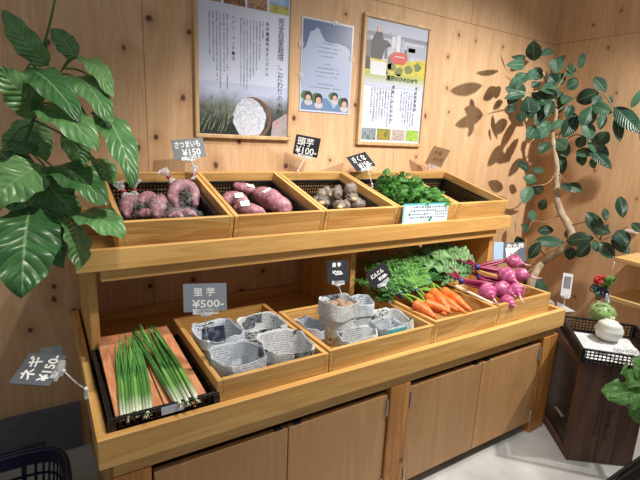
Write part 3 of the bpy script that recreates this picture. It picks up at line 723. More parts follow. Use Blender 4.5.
def px(i, u, v, h):        # the point of an upper crate seen at (u, v), h above the crate's bottom
    n = Vector((0, -math.sin(R(TILT)), math.cos(R(TILT)))); p0 = up(i, 0, 0, h); r = ray(u, v)
    return CAM+r*((p0-CAM).dot(n)/r.dot(n))
def U(i, pts): return [px(i, *p) for p in pts]
bagg = 'sweet potatoes in clear bags'
tuber('sweet_potato', 'curved bagged sweet potato leftmost in the first upper crate', 'sweet potato', U(0, [(127,217,.036),(125.5,208,.044),(129,200,.052),(138,198,.050)]), [.010,.024,.028,.026,.010], SPB, bagg, 1)
tuber('sweet_potato', 'bagged sweet potato lying low at the front left of the first crate', 'sweet potato', U(0, [(138,215,.034),(146,213,.036),(154,216,.034)]), [.008,.019,.020,.008], SPB, bagg, 2)
tuber('sweet_potato', 'bagged sweet potato in the middle behind the fat one', 'sweet potato', U(0, [(140,203,.045),(146,197,.050),(156,196,.050)]), [.010,.024,.024,.010], SPB, bagg, 3)
tuber('sweet_potato', 'fat knobbly bagged sweet potato standing at centre of the first crate', 'sweet potato', U(0, [(156,218,.036),(157,210,.046),(160,202,.058),(167,202,.056)]), [.012,.028,.033,.031,.014], SPB, bagg, 4)
tuber('sweet_potato', 'long sweet potato bent into an arch inside the right bag', 'sweet potato', U(0, [(178,210,.036),(172.5,197,.066),(177,187,.090),(188,185,.090),(194.5,194,.068),(196,207,.036)]), [.012,.022,.025,.025,.025,.022,.012], SPB, bagg, 5)
tuber('sweet_potato', 'thin small sweet potato lying below the arch at front', 'sweet potato', U(0, [(168,217,.030),(176,214,.034),(183,218,.030)]), [.006,.014,.015,.006], SPB, bagg, 6)
tuber('sweet_potato', 'small sweet potato with paper label at the right front of its bag', 'sweet potato', U(0, [(180,212,.036),(188,212,.036),(198,217,.030)]), [.006,.016,.016,.005], SPB, bagg, 7)
def bag(label, ctr, r, neck, nd, seed, rot=None):
    b = thing('plastic_bag', label, 'bag', tuple(ctr-Vector((0, 0, r[2]*.9))), group='clear bags of sweet potatoes')
    MB().blob(ctr, r, .30, 2.4, seed, 28, 18, rot=rot).build('film', BAG, b, smooth=True)
    k = MB(); e = neck+nd*.034
    k.tube([neck-nd*.02, neck-nd*.006, neck, neck+nd*.012, e], [.016, .007, .0045, .012, .020], 16, 14, jit=.5, seed=seed, caps=False)
    k.build('gathered_neck', BAGNECK, b, smooth=True)
    MB().tube([neck-nd*.005, neck+nd*.005], .0075, 12, 2).build('red_tape', RED, b, smooth=True)
    return b
UPN = Vector((0, -.25, .97))
V3 = Vector
bag('clear bag round the leftmost sweet potatoes, tied with red tape', px(0, 132, 206, .044), V3((.040,.062,.036)), px(0, 123, 191, .085), V3((-.4, .1, .9)).normalized(), 1)
bag('clear bag round the fat middle sweet potato, tied with red tape', px(0, 157, 208, .048), V3((.046,.060,.040)), px(0, 134, 189, .085), V3((.1, .1, .95)).normalized(), 2)
bag('clear bag round the arched sweet potato, red tape at left', px(0, 185, 197, .064), V3((.050,.056,.056)), px(0, 168.5, 177, .110), V3((-.6, .1, .8)).normalized(), 3)
bag('clear bag round the two small sweet potatoes, neck at right', px(0, 184, 214, .034), V3((.056,.050,.024)), px(0, 194.5, 174, .110), V3((.05, .1, .95)).normalized(), 4)
# crate two: big loose
bigg = 'big loose sweet potatoes'
def sticker(o, p, n, w=.030, h=.020, a=0):
    n = n.normalized(); x = Vector((math.cos(a), math.sin(a), 0)); x = (x-n*x.dot(n)).normalized(); y = n.cross(x)
    MB().obox(p, x*w/2, y*h/2, n*.0006).build('sticker', STICK, o)['label'] = 'white paper price sticker'
def stick_on(o, u, v, w=.032, h=.022, a=-.1):
    d = ray(u, v).normalized(); dg = bpy.context.evaluated_depsgraph_get()
    mi = o.matrix_basis.inverted(); ok, loc, nrm, _ = o.ray_cast(mi @ CAM, mi.to_3x3() @ d, depsgraph=dg)
    if ok: sticker(o, o.matrix_basis @ loc+nrm*.0012, nrm, w, h, a)
def big(lbl, pts, rad, sd, st):
    o = tuber('sweet_potato', lbl, 'sweet potato', U(1, pts), rad, SP, bigg, sd, 20, .2)
    bpy.context.view_layer.update()
    if st: stick_on(o, *st)
big('big sweet potato at back with thin tail, white sticker', [(234.5,181.5,.066),(238,187,.052),(246,189,.050),(256,192,.048)], [.003,.022,.029,.028,.014], 11, (250.5, 186))
big('blunt pink sweet potato at left of the second crate with white sticker', [(224,202,.046),(230,199,.050),(239,200,.050),(248,204,.046)], [.018,.032,.036,.034,.016], 12, (239, 195.5))
big('largest sweet potato at right of the second crate with white sticker', [(255,193,.052),(264,196,.058),(275,202,.060),(283,208,.052),(286,214,.042)], [.022,.042,.049,.047,.040,.020], 13, (267, 190.5))
big('pale mottled sweet potato lying at the front of the second crate', [(234,208,.046),(243,208,.050),(256,212,.048),(266,216,.042)], [.014,.030,.034,.030,.012], 14, (245, 203.5))
# crate three: taro heads
TARO = skin('taro_skin', (118, 106, 96), (76, 68, 62), (160, 148, 132), 60)
CUT = plain('taro_cut_face', (206, 176, 136), .7, var=.15)
def taro(lbl, ctr, r, sd, knobs):
    r *= .9
    o = thing('taro', lbl, 'taro', tuple(ctr-Vector((0, 0, r*.7))), group='grey taro heads')
    b = MB().blob(ctr, (r, r*.9, r*.85), .35, 2.6, sd, 26, 18)
    for k, (dx, dy, dz, rr) in enumerate(knobs): b.blob(ctr+Vector((dx, dy, dz)), (rr, rr*.95, rr*1.15), .3, 2.6, sd+k*3+1, 18, 12)
    b.build('corm', TARO, o, smooth=True)
    h = MB(); r_ = random.Random(sd)
    for k in range(26):
        d = Vector((r_.uniform(-1, 1), r_.uniform(-1, .6), r_.uniform(-.2, 1))).normalized()
        h.tube([ctr+d*r*.95, ctr+d*r*1.1, ctr+d*r*1.2+Vector((r_.uniform(-.01, .01), 0, -.01))], [.0011, .0004], 4, 4)
    h.build('root_hairs', TARO, o)
    k = MB(); dd = (CAM-ctr).normalized()+Vector((.3*(sd % 3-1), 0, -.2)); k.blob(ctr+dd.normalized()*r*.92, (.014, .012, .010), .2, 2, sd, 12, 8); k.build('cut_face', CUT, o, smooth=True)
taro('round hairy taro head at the left of its crate', px(2, 323, 202, .048), .032, 21, [(.012,.03,.022,.024),(-.022,.015,.0,.020)])
taro('knobbly taro head in the middle of its crate showing a pale cut', px(2, 340, 206, .046), .032, 22, [(-.004,.020,.045,.022),(.022,-.008,.0,.020),(.0,.035,.018,.024)])
taro('upright taro head at the right of its crate', px(2, 352, 198, .060), .031, 23, [(.0,.015,.032,.028),(.012,-.02,-.024,.026),(.03,-.03,-.025,.018)])
taro('low taro head behind the others in the crate', px(2, 332, 194, .046), .028, 24, [(.03,.0,.012,.022),(-.03,0,.010,.020)])
# crate four: greens
GREENS = leafmat('greens_leaf', (84, 150, 66), (164, 212, 122), (180, 218, 146), .5, 6, .2, .3)
kg = thing('leafy_greens_bunch', 'heap of bright green chrysanthemum greens in the fourth upper crate', 'greens', tuple(up(3, .15, .16, .03)))
st = MB(); lv = MB(); r_ = random.Random(12)
for i in range(120):
    bx, by = r_.uniform(.05, .28), r_.uniform(.04, .27)
    b = up(3, bx, by, .03); hmax = .158*(1-.35*((bx-.16)/.14)**2)
    e = up(3, bx+r_.uniform(-.03, .03), by-.02+r_.uniform(-.03, .03), hmax*r_.uniform(.55, 1.02))
    st.tube([b, b.lerp(e, .5)+Vector((r_.uniform(-.01, .01), 0, .005)), e], [.0026, .0014], 5, 4)
    for k in range(6):
        d = Vector((r_.uniform(-1, 1), r_.uniform(-1, .7), r_.uniform(-.25, .8))).normalized()
        a = e.lerp(b, r_.uniform(0, .35)); L = r_.uniform(.024, .046)
        lv.leaf(a, a+d*L, L*.62, Vector((d.y, -d.x, .9)), .15, .2, 'oval', .35, 0, 6, 2, i+k, .3)
st.build('stems', STEMG, kg, smooth=True); lv.build('leaves', GREENS, kg, smooth=True)
# crate five: a folded white paper lying in the basket
m = MB(); A0, A1, A2, A3 = [up(4, *p) for p in ((.055,.09,.016),(.125,.05,.016),(.185,.22,.016),(.075,.26,.016))]
m.quad(A0, A1, A2, A3); m.quad(up(4, .06,.1,.0185), up(4, .128,.07,.024), up(4, .165,.20,.022), up(4, .08,.24,.0185))
tag(m.build('paper_sheet', plain('white_paper', (226, 226, 224), .7), None, loc=tuple(A0), solid=.0006), 'folded white paper lying in the nearly empty right basket', 'paper')

# ------------------------------------------------------------------ newspaper bags of taro
def pouch(label, ctr, w, d, h, rot, seed, mat, fill=.45, cuff=.03, content=True, lean=(0, 0), group='folded newspaper bags'):
    """ctr = centre of the bag's bottom; an open, folded and creased newspaper bag with a turned-down cuff"""
    w *= 1.05; d *= 1.05; h *= 1.12
    o = thing('newspaper_bag', label, 'bag', tuple(ctr), group=group)
    n = 28; r_ = random.Random(seed); c, s_ = math.cos(rot), math.sin(rot)
    kink = [1+r_.uniform(-.045, .045) for _ in range(8)]
    rings = [(0, .86, 0), (.25*h, .98, 0), (.6*h, 1.0, 0), (h-.001, 1.02, 0), (h, 1.035, 0), (h-.002, 1.05, 0), (h-cuff, 1.085, 1), (h-cuff, 1.06, 1), (h-.004, 1.02, 0), (h-.004, .985, 0), (.5*h, .93, 0), (.12*h, .85, 0)]
    m = MB(); k0 = 0; per = 2*(w+d); vv = 0
    for i, (z, k, e) in enumerate(rings):
        for j in range(n):
            g = 2*math.pi*j/n; cg, sg = math.cos(g), math.sin(g); p = .55
            x = (abs(cg)**p)*(1 if cg > 0 else -1)*w/2*k; y = (abs(sg)**p)*(1 if sg > 0 else -1)*d/2*k
            q = Vector((x, y, z)); nz = noise.noise(Vector((x*16+seed*3, y*16, z*9)))
            nz2 = noise.noise(Vector((x*45, y*45+seed, z*45)))
            f = z/h; wob = kink[(j*8//n) % 8]
            x *= 1+(wob-1)*f; y *= 1+(wob-1)*f
            x += nz*.012*(.3+f)+nz2*.003; y += noise.noise(Vector((y*16, x*16+seed, z*9)))*.012*(.3+f)
            z2 = z+(noise.noise(Vector((cg*1.7+seed, sg*1.7, 0)))*.011*f if i > 2 else 0)
            x += lean[0]*f; y += lean[1]*f
            m.v.append(Vector((ctr[0]+x*c-y*s_, ctr[1]+x*s_+y*c, ctr[2]+z2)))
    zz = [abs(rings[i][0]-rings[max(i-1, 0)][0])+.004 for i in range(len(rings))]; acc = 0; V = []
    for q in zz: acc += q; V.append(acc)
    for i in range(len(rings)-1):
        for j in range(n):
            u0, u1 = per*j/n+seed*.37, per*(j+1)/n+seed*.37
            m.face((i*n+j, i*n+(j+1)%n, (i+1)*n+(j+1)%n, (i+1)*n+j), 0, [(u0, V[i]), (u1, V[i]), (u1, V[i+1]), (u0, V[i+1])])
    m.face([j for j in range(n)][::-1]); m.face([(len(rings)-1)*n+j for j in range(n)], 0, [(m.v[(len(rings)-1)*n+j].x, m.v[(len(rings)-1)*n+j].y) for j in range(n)])
    m.build('paper_bag', mat, o)
    if content:
        for k in range(content if content is not True else 6):
            g = k*2.4; rr = .30*math.sqrt((k+.5)/6); r0 = min(w, d)*.15
            p = Vector(ctr)+Vector((math.cos(g)*rr*w*1.1+lean[0]*fill, math.sin(g)*rr*d*1.1+lean[1]*fill, h*fill))
            b = MB().blob(p, (r0, r0*.85, r0*.8), .3, 2.2, seed+k, 16, 10)
            tag(b.build('small_taro', TAROS, None, loc=tuple(p), smooth=True), 'small taro in the '+' '.join(label.split()[:11]), 'taro', 'small taros in newspaper bags')
    return o
TAROS = skin('small_taro_skin', (158, 128, 104), (112, 88, 72), (198, 172, 146), 70)
zb = TF+.0095
pouch('newspaper bag with dark picture inside at the back left of its crate', (.372, -.555, zb), .125, .135, .108, .1, 1, NEWS2, .3, .03, 3)
pouch('newspaper bag nearest the front left corner beside the onions', (.368, -.722, zb), .130, .130, .108, .15, 2, NEWS2, .5, .04, 3)
pouch('newspaper bag at the back right of the crate beside the onions', (.525, -.545, zb), .135, .130, .105, -.05, 3, NEWS, .35, .03, 0)
pouch('newspaper bag at the front right of the crate beside the onions', (.523, -.715, zb), .135, .145, .108, -.1, 4, NEWS, .45, .035, 3)
o = bpy.data.objects['newspaper_bag']
MB().obox(Vector((.378, -.4995, zb+.078)), Vector((.036, 0, 0)), Vector((0, .006, .026)), Vector((0, -.0006, .0001))).build('dark_picture', blotch('navy_newspaper_picture', [(26, 30, 46), (44, 52, 76), (110, 120, 140)], 60, .8), o)
pouch('tallest newspaper bag, brimming with taro, in the middle crate', (.757, -.650, zb+.05), .104, .104, .125, .2, 5, NEWS, .86, .05, 6)
pouch('newspaper bag with coloured inside behind the tallest one', (.872, -.600, zb+.025), .100, .092, .115, -.1, 6, NEWS2, .7, .045, 4)
pouch('low newspaper bag at the back left of the middle crate', (.682, -.605, zb), .080, .115, .092, .2, 7, NEWS2, .5, .03, 2)
pouch('low pale newspaper bag in front of the tallest one', (.765, -.754, zb), .130, .075, .100, .05, 8, NEWS, .4, .02, 2)
o = pouch('newspaper bag with turquoise print at the front of the middle crate', (.888, -.746, zb), .095, .085, .108, .0, 9, NEWS2, .5, .03, 2)
c0 = Vector((.888, -.7990, zb+.103))
MB().obox(c0, Vector((.043, .0, 0)), Vector((0, 0, .017)), Vector((0, .0008, 0))).build('turquoise_print', plain('turquoise_newsprint', (88, 178, 186), .7, var=.12), o)
pouch('newspaper bag with bold headline at the right of the middle crate', (.968, -.680, zb), .092, .125, .098, -.12, 10, NEWS, .5, .035, 3)

# ------------------------------------------------------------------ spring onions on cedar boards
zr_ = TF+.0665
def plank(lbl, x0f, x1f, x0b, x1b):
    m = MB(); F, Bk = Vector((0, -.789, .583)), Vector((0, -.405, .622)); t = Vector((0, 0, -.012))
    pts = [Vector((x0f, F.y, F.z)), Vector((x1f, F.y, F.z)), Vector((x1b, Bk.y, Bk.z)), Vector((x0b, Bk.y, Bk.z))]
    k = len(m.v); m.v += pts+[p+t for p in pts]
    for f in ((0,1,2,3),(7,6,5,4),(0,4,5,1),(1,5,6,2),(2,6,7,3),(3,7,4,0)): m.face(f)
    return tag(m.build('cedar_board', PLANKW, None, loc=tuple(pts[0]), bevel=.0015), lbl, 'board', 'cedar boards under the spring onions')
plank('reddish cedar board at left under the left spring onions', .046, .1535, .046, .146)
plank('reddish cedar board at right under the right spring onions', .157, .262, .150, .252)
ON1 = NT('spring_onion'); uvn = ON1.new('ShaderNodeUVMap'); sp = ON1.new('ShaderNodeSeparateXYZ'); ON1.L(uvn.outputs[0], sp.inputs[0])
oi = ON1.new('ShaderNodeObjectInfo')
gcol = ON1.mix(oi.outputs['Random'], lin((66, 120, 58)), lin((128, 176, 92)))
rr_ = ON1.ramp(sp.outputs['Y'], [(.02, (0, 0, 0, 1)), (.10, (.45, .45, .45, 1)), (.24, (1, 1, 1, 1))])
ON1.L(ON1.mix(rr_, lin((226, 232, 206)), gcol), ON1.b.inputs['Base Color']); ON1.b.inputs['Roughness'].default_value = .33
def onion(root, tip, bow, sd, lbl, grp, lift):
    r_ = random.Random(sd); P = []
    for k in range(6):
        t = k/5; u = root[0]+(tip[0]-root[0])*t+bow*math.sin(math.pi*t); v = root[1]+(tip[1]-root[1])*t
        # height of the boards under this point
        p = at(u, v, z=.60)
        for _ in range(4):
            zz = .583+(min(p.y, -.3)+.789)*.1003+.007+lift*(1-.5*t)+(.02*t*t if t > .7 else 0); p = at(u, v, z=zz)
        P.append(p)
    o = thing('spring_onion', lbl, 'spring onion', tuple(P[0]), group=grp)
    MB().tube(P[:], [.0046, .0048, .0048, .0044, .0036, .0024], 7, 18).build('stalk', ON1.m, o, smooth=True)
    m = MB()
    for k in range(2):
        q = P[3]; d = (P[5]-P[3]); sdv = Vector((r_.uniform(-.014, .014), 0, r_.uniform(.0, .014)))
        m.tube([P[2], q+sdv*.35+Vector((0, 0, .003)), P[3]+d*r_.uniform(.6, .9)+sdv], [.0036, .0032, .001], 6, 10)
    m.build('leaf', STEMO, o, smooth=True)
    rt = MB(); a = P[0]; d = (P[0]-P[1]).normalized()
    for k in range(5): rt.tube([a, a+d*.012+Vector((r_.uniform(-.005, .005), 0, -.003))], [.0006, .0003], 4, 2)
    rt.build('root', plain('onion_root', (214, 204, 176), .8) if sd == 100 else bpy.data.materials['onion_root'], o)
STEMO = plain('onion_leaf', (84, 140, 70), .33, var=.25, scale=12)
r_ = random.Random(31)
for k in range(10):
    t = k/9; ru = 123+27*t+r_.uniform(-1, 1); rv = 419-8*t+r_.uniform(-3, 2); tu = 120+17*t+r_.uniform(-2, 2); tv = 347-10*r_.random()-4*t
    onion((ru, rv), (tu, tv), -2+5*t, 100+k, 'spring onion in the left bunch, white root to the front', 'spring onions of the left bunch', .004*(k % 3))
for k in range(10):
    t = k/9; ru = 175+24*t+r_.uniform(-1, 1); rv = 405-8*t+r_.uniform(-3, 2); tu = 133+24*t+r_.uniform(-2, 2); tv = 332-8*r_.random()
    onion((ru, rv), (tu, tv), -1+3*t, 200+k, 'spring onion in the right bunch, slanting down to the right', 'spring onions of the right bunch', .006+.004*(k % 3))
pk = thing('black_pouch', 'dark plastic pouch tucked at the left side of the onion basket', 'pouch', (.036, -.70, TF+.004))
MB().blob((.0425, -.62, TF+.034), (.004, .085, .028), .3, 2, 3).build('pouch', plain('dark_navy_film', (34, 38, 54), .25), pk, smooth=True)

# ------------------------------------------------------------------ carrots
CARROT = NT('carrot_skin'); tc = CARROT.new('ShaderNodeTexCoord'); uvn = CARROT.new('ShaderNodeUVMap'); sp = CARROT.new('ShaderNodeSeparateXYZ'); CARROT.L(uvn.outputs[0], sp.inputs[0])
nz = CARROT.new('ShaderNodeTexNoise', Scale=1., Detail=3.); mp = CARROT.new('ShaderNodeMapping'); mp.inputs['Scale'].default_value = (2, 34, 1); CARROT.L(uvn.outputs[0], mp.inputs[0]); CARROT.L(mp.outputs[0], nz.inputs['Vector'])
CARROT.L(CARROT.ramp(nz.outputs['Fac'], [(.3, lin((206, 92, 34))), (.6, lin((236, 130, 58)))]), CARROT.b.inputs['Base Color']); CARROT.b.inputs['Roughness'].default_value = .4
FEATHER = leafmat('carrot_frond', (60, 116, 50), (126, 184, 92), (120, 180, 100), .5, 4, .1, .3)
LIME = plain('carrot_stalk', (128, 168, 66), .4, var=.15)
def frond(lv, st, P, L, sd, width=.05, dens=16):
    """a feathery twice-divided leaf along curve P"""
    r_ = random.Random(sd); C = catmull(P, dens)
    for i in range(2, dens+1):
        c = C[i]; t = (C[i]-C[i-1]).normalized(); f = i/dens; w = width*math.sin(math.pi*min(.97, .25+.72*f))+.006
        for s in (-1, 1):
            sd_ = t.cross(Vector((r_.uniform(-.4, .4), r_.uniform(-.5, .1), 1))).normalized()*s
            for k in range(4):
                a = c+sd_*w*(k/4)+t*w*.3*(k/4); d = (sd_*.7+t*r_.uniform(.2, .9)+Vector((0, 0, r_.uniform(-.3, .5)))).normalized(); q = w*.30*r_.uniform(.7, 1.3)
                n = Vector((r_.uniform(-.5, .5), -.6, 1)).normalized(); e = d.cross(n).normalized()*q*.35
                lv.quad(a-e*.3, a+d*q*.5-e, a+d*q, a+d*q*.5+e, 0, [(-.3, 0), (-.8, .5), (0.3, 1), (.8, .5)])
zc = TF+.012
def carrot_bunch(label, roots, tie, fan, sd, nfr=10):
    """roots: list of (crown, tip, radius); tie: where the stalks are tied; fan: end points of the fronds"""
    o = thing('carrot_bunch', label, 'carrots', tuple(tie), group='tied bunches of carrots')
    for a, b, r in roots:
        a, b = Vector(a), Vector(b); r *= 1.18
        MB().tube([a, a.lerp(b, .1), a.lerp(b, .45)+Vector((0, 0, .003)), a.lerp(b, .8), b], [r*.55, r*.97, r*.9, r*.55, r*.12], 14, 20, jit=.12, seed=sd).build('carrot_root', CARROT.m, o, smooth=True)
    st = MB(); lv = MB(); r_ = random.Random(sd)
    for a, b, r in roots:
        a = Vector(a)
        for k in range(5):
            d = Vector((r_.uniform(-.006, .006), 0, r_.uniform(-.004, .006)))
            st.tube([a+d*.6, a.lerp(tie, .5)+d*1.3+Vector((0, 0, .005)), Vector(tie)+d], [.0036, .0026, .0024], 6, 6)
    for k in range(nfr):
        e = Vector(fan[k % len(fan)])+Vector((r_.uniform(-.05, .05), r_.uniform(-.03, .03), r_.uniform(-.035, .035)))
        d = Vector((r_.uniform(-.006, .006), 0, r_.uniform(-.004, .006)))
        md = Vector(tie).lerp(e, .5)+Vector((r_.uniform(-.02, .02), 0, r_.uniform(.0, .03)))
        P = [Vector(tie)+d, Vector(tie).lerp(e, .2)+d*1.5+Vector((0, 0, .008)), md, e]
        st.tube(P, [.0026, .0024, .0018, .0007], 6, 12); frond(lv, st, P, .2, sd*50+k)
    st.build('stalks', LIME, o, smooth=True); lv.build('fronds', FEATHER, o)
    MB().tube([Vector(tie)+Vector((-.004, .006, -.002)), Vector(tie)+Vector((.004, -.006, 0))], .012, 12, 2).build('tie', BLUETAPE, o, smooth=True)
Zr = .655
def cz(u, v, z): return at(u, v, z=z)
carrot_bunch('carrot bunch at the front left of its crate', [(cz(414, 303, .667), cz(437, 319, .636), .018), (cz(424, 303, .667), cz(452, 313, .645), .016)], cz(401, 295, .668),
             [cz(352, 262, .73), cz(364, 248, .765), cz(383, 250, .765), cz(350, 275, .70), cz(376, 262, .74), cz(362, 288, .67), cz(372, 292, .665), cz(378, 280, .68), cz(384, 286, .67), cz(370, 272, .71), cz(388, 276, .69), cz(380, 268, .72)], 3, 26)
carrot_bunch('carrot bunch in the middle of its crate', [(cz(432, 291, .685), cz(450, 311, .650), .018), (cz(425, 296, .668), cz(462, 312, .650), .015), (cz(428, 306, .648), cz(447, 315, .64), .014)], cz(417, 291, .674),
             [cz(392, 248, .765), cz(402, 252, .76), cz(412, 247, .765), cz(382, 262, .74), cz(396, 264, .735), cz(386, 275, .70), cz(398, 270, .705), cz(390, 282, .68), cz(404, 266, .71), cz(400, 280, .685)], 5, 24)
carrot_bunch('carrot bunch at the right of its crate by the divider', [(cz(442, 290, .683), cz(472, 311, .650), .017), (cz(437, 296, .675), cz(466, 313, .650), .015)], cz(430, 282, .688),
             [cz(420, 246, .77), cz(430, 250, .765), cz(408, 255, .75), cz(424, 258, .745), cz(412, 264, .715), cz(404, 270, .70), cz(418, 268, .70), cz(414, 274, .69), cz(422, 262, .73)], 7, 20)
# ------------------------------------------------------------------ magenta radishes
RADISH = NT('magenta_radish'); tc = RADISH.new('ShaderNodeTexCoord'); nz = RADISH.new('ShaderNodeTexNoise', Scale=34., Detail=4.); RADISH.L(tc.outputs['Object'], nz.inputs['Vector'])
RADISH.L(RADISH.ramp(nz.outputs['Fac'], [(.3, lin((148, 48, 90))), (.5, lin((180, 82, 126))), (.72, lin((208, 142, 170)))]), RADISH.b.inputs['Base Color']); RADISH.b.inputs['Roughness'].default_value = .3
REDST = plain('crimson_stalk', (128, 24, 62), .35, var=.3)
ROOTT = plain('pale_pink_root', (222, 180, 192), .6)
BIGGR = leafmat('radish_leaf', (66, 116, 62), (140, 182, 118), (178, 204, 160), .4, 7, .45, .25)
def radish_bunch(label, bulbs, tie, leaves, sd):
    o = thing('radish_bunch', label, 'radishes', tuple(tie), group='tied bunches of magenta radishes')
    st = MB(); lv = MB(); r_ = random.Random(sd)
    for c, r, tl in bulbs:
        c = Vector(c); tl = Vector(tl); d = (tl-c).normalized(); b = MB()
        b.tube([c-d*r*1.02, c-d*r*.85, c-d*r*.3, c+d*r*.35, c+d*r*.85, c+d*r*1.15, c+d*r*1.5], [r*.12, r*.55, r*.98, r*.97, r*.55, r*.22, r*.10], 20, 26, jit=.07, seed=sd)
        bo = b.build('radish_bulb', RADISH.m, o, smooth=True)
        MB().tube([c+d*r*1.3, (c+d*r*1.3).lerp(tl, .5)+Vector((0, 0, -.004)), tl], [r*.13, .003, .001], 8, 8).build('tap_root', ROOTT, o, smooth=True)
        for k in range(6):
            e = Vector((r_.uniform(-.006, .006), r_.uniform(-.004, .004), r_.uniform(-.004, .006)))
            a = c-d*r*.85
            st.tube([a+e*.5, a.lerp(tie, .5)+e*1.8, Vector(tie)+e*1.1], [.0056, .0052, .0046], 7, 8)
    for k, e in enumerate(leaves):
        e = Vector(e); dd = Vector((r_.uniform(-.006, .006), 0, r_.uniform(-.004, .006)))
        P = [Vector(tie)+dd, Vector(tie).lerp(e, .3)+dd+Vector((0, 0, .008)), Vector(tie).lerp(e, .55)]
        st.tube(P, [.0036, .003, .002], 6, 8)
        lv.leaf(P[1], e, r_.uniform(.050, .075), (CAM-e).normalized()*.7+Vector((r_.uniform(-.3, .3), r_.uniform(-.2, .2), .8)), .10, .2, 'lobed', .35, 0, 16, 4, k+sd, .14)
    st.build('stalks', REDST, o, smooth=True); lv.build('leaves', BIGGR, o, smooth=True)
    MB().tube([Vector(tie)+Vector((-.006, .006, -.002)), Vector(tie)+Vector((.006, -.006, 0))], .013, 12, 2).build('tie', BLUETAPE, o, smooth=True)
radish_bunch('radish bunch on top, bulbs furthest right and back', [(cz(513.5, 261.5, .765), .030, cz(531, 265, .76)), (cz(506.5, 276, .720), .036, cz(527, 288, .70)), (cz(521, 275, .718), .029, cz(542, 278, .71))], cz(477, 267, .745),
             [cz(428, 251, .755), cz(440, 247, .765), cz(455, 248, .765), cz(438, 258, .74), cz(450, 256, .75), cz(418, 254, .75), cz(408, 250, .76), cz(432, 245, .77)], 13)
radish_bunch('radish bunch lying at the front by the left divider', [(cz(487.5, 292, .672), .035, cz(499, 304, .655)), (cz(502.5, 289, .684), .033, cz(517, 296, .668))], cz(461, 281, .705),
             [cz(426, 250, .77), cz(436, 262, .74), cz(416, 262, .74), cz(445, 258, .75), cz(448, 272, .71), cz(422, 256, .745), cz(434, 275, .69), cz(440, 283, .675), cz(426, 270, .70), cz(444, 266, .72)], 17)
radish_bunch('radish bunch at the front right corner of its crate', [(cz(516.5, 290, .680), .030, cz(524, 303, .66)), (cz(507, 302, .645), .028, cz(516, 307, .64))], cz(479, 277, .700),
             [cz(455, 258, .75), cz(446, 262, .74), cz(464, 256, .75), cz(440, 270, .72), cz(458, 268, .73), cz(450, 276, .70), cz(446, 252, .755)], 19)
q = MB(); q.quad(cz(452, 284, .664), cz(492, 303.5, .664), cz(493, 302.6, .664), cz(453, 283.1, .664))
tag(q.build('white_slip', STICK, None, loc=tuple(cz(452, 284, .664)), solid=.001), 'narrow white paper slip lying along the radish crate divider', 'paper')

# ------------------------------------------------------------------ dark upright box, its basket, cabbage and turnip
A1 = math.atan2(-.61, .79)                      # the box stands turned by this angle
bx = thing('wooden_box', 'dark stained wooden box standing on end right of the shelf, with carved lettering', 'box', (1.672, -1.012, .0005), (0, 0, A1))
bw, bd, bh, t = .252, .335, .437, .014
def bp(name, a, b, ax='z', par=None): return B((a, b)).build(name, DARKW[ax], par or bx, False, bevel=.002)
n3 = (0, .104, .170, bw)
for k in range(3): bp('front_board', (n3[k]+.0008, 0, 0), (n3[k+1]-.0008, t, bh))
for k in range(2): bp('back_board', (k*bw/2+.001, bd-t, 0), ((k+1)*bw/2-.001, bd, bh))
for x in (.0, bw-.030):
    bp('corner_post', (x+.001, t+.0005, .0305), (x+.028, t+.03, bh-.0305)); bp('corner_post', (x+.001, bd-t-.03, .0305), (x+.028, bd-t-.0005, bh-.0305))
    bp('side_rail', (x+.001, t+.0005, 0), (x+.028, bd-t-.0005, .03), 'y'); bp('side_rail', (x+.001, t+.0005, bh-.03), (x+.028, bd-t-.0005, bh), 'y')
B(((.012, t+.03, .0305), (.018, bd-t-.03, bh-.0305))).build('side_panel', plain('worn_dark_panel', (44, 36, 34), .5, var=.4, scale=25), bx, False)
B(((bw-.018, t+.03, .0305), (bw-.012, bd-t-.03, bh-.0305))).build('side_panel', DARKW['z'], bx, False)
bp('top_board', (.029, t+.0005, bh-.014), (bw-.031, bd-t-.0005, bh-.0005), 'y')
B(((.0005, .10, .13), (.0115, .17, .135))).build('handle_scrape', plain('scuffed_wood', (128, 112, 100), .7), bx, False)
CARVE = plain('carved_lettering', (30, 20, 17), .9)
MW = bx.matrix_basis
def carve(txt, x, z, L, hh):
    text_obj(txt, .03, MW @ Vector((x, 0, z)), MW.to_3x3() @ Vector((0, 0, -1)), MW.to_3x3() @ Vector((1, 0, 0)), CARVE, bx, 'carved_lettering', fit=(L, hh), lift=.0004, ext=.0001)
carve('GROUTERSWIJK', .084, .215, .19, .017)
carve('TIMBOR', .130, .175, .14, .016)
A2 = R(-48)
RB = basket('black mesh basket holding cabbage and white turnip on the dark box', .285, .345, .058, (1.655, -1.008, .4405), (0, 0, A2), .0135, name='plastic_basket', hrows=4)
MR = RB.matrix_basis
ns = thing('newspaper_sheet', 'folded newspaper lining the basket under the white turnip', 'newspaper', tuple(MR @ Vector((.13, .15, .005))))
for k, (a, b, z) in enumerate((((.02, .03), (.25, .30), .0055), ((.03, .05), (.20, .26), .0085))):
    m = MB(); nx = 10
    for i in range(nx+1):
        for j in range(nx+1):
            x = a[0]+(b[0]-a[0])*i/nx; y = a[1]+(b[1]-a[1])*j/nx
            m.v.append(MR @ Vector((x, y, z+.006*max(0, noise.noise(Vector((x*22, y*22, k)))))))
    for i in range(nx):
        for j in range(nx):
            c = [(i, j), (i+1, j), (i+1, j+1), (i, j+1)]; m.face([p*(nx+1)+q for p, q in c], 0, [(p*.025, q*.025) for p, q in c])
    m.build('sheet', NEWS, ns, solid=.0008)
CAB = leafmat('cabbage_leaf', (86, 130, 56), (156, 190, 100), (196, 214, 156), .38, 7, .5)
cc = at(602, 313.5, z=.505)
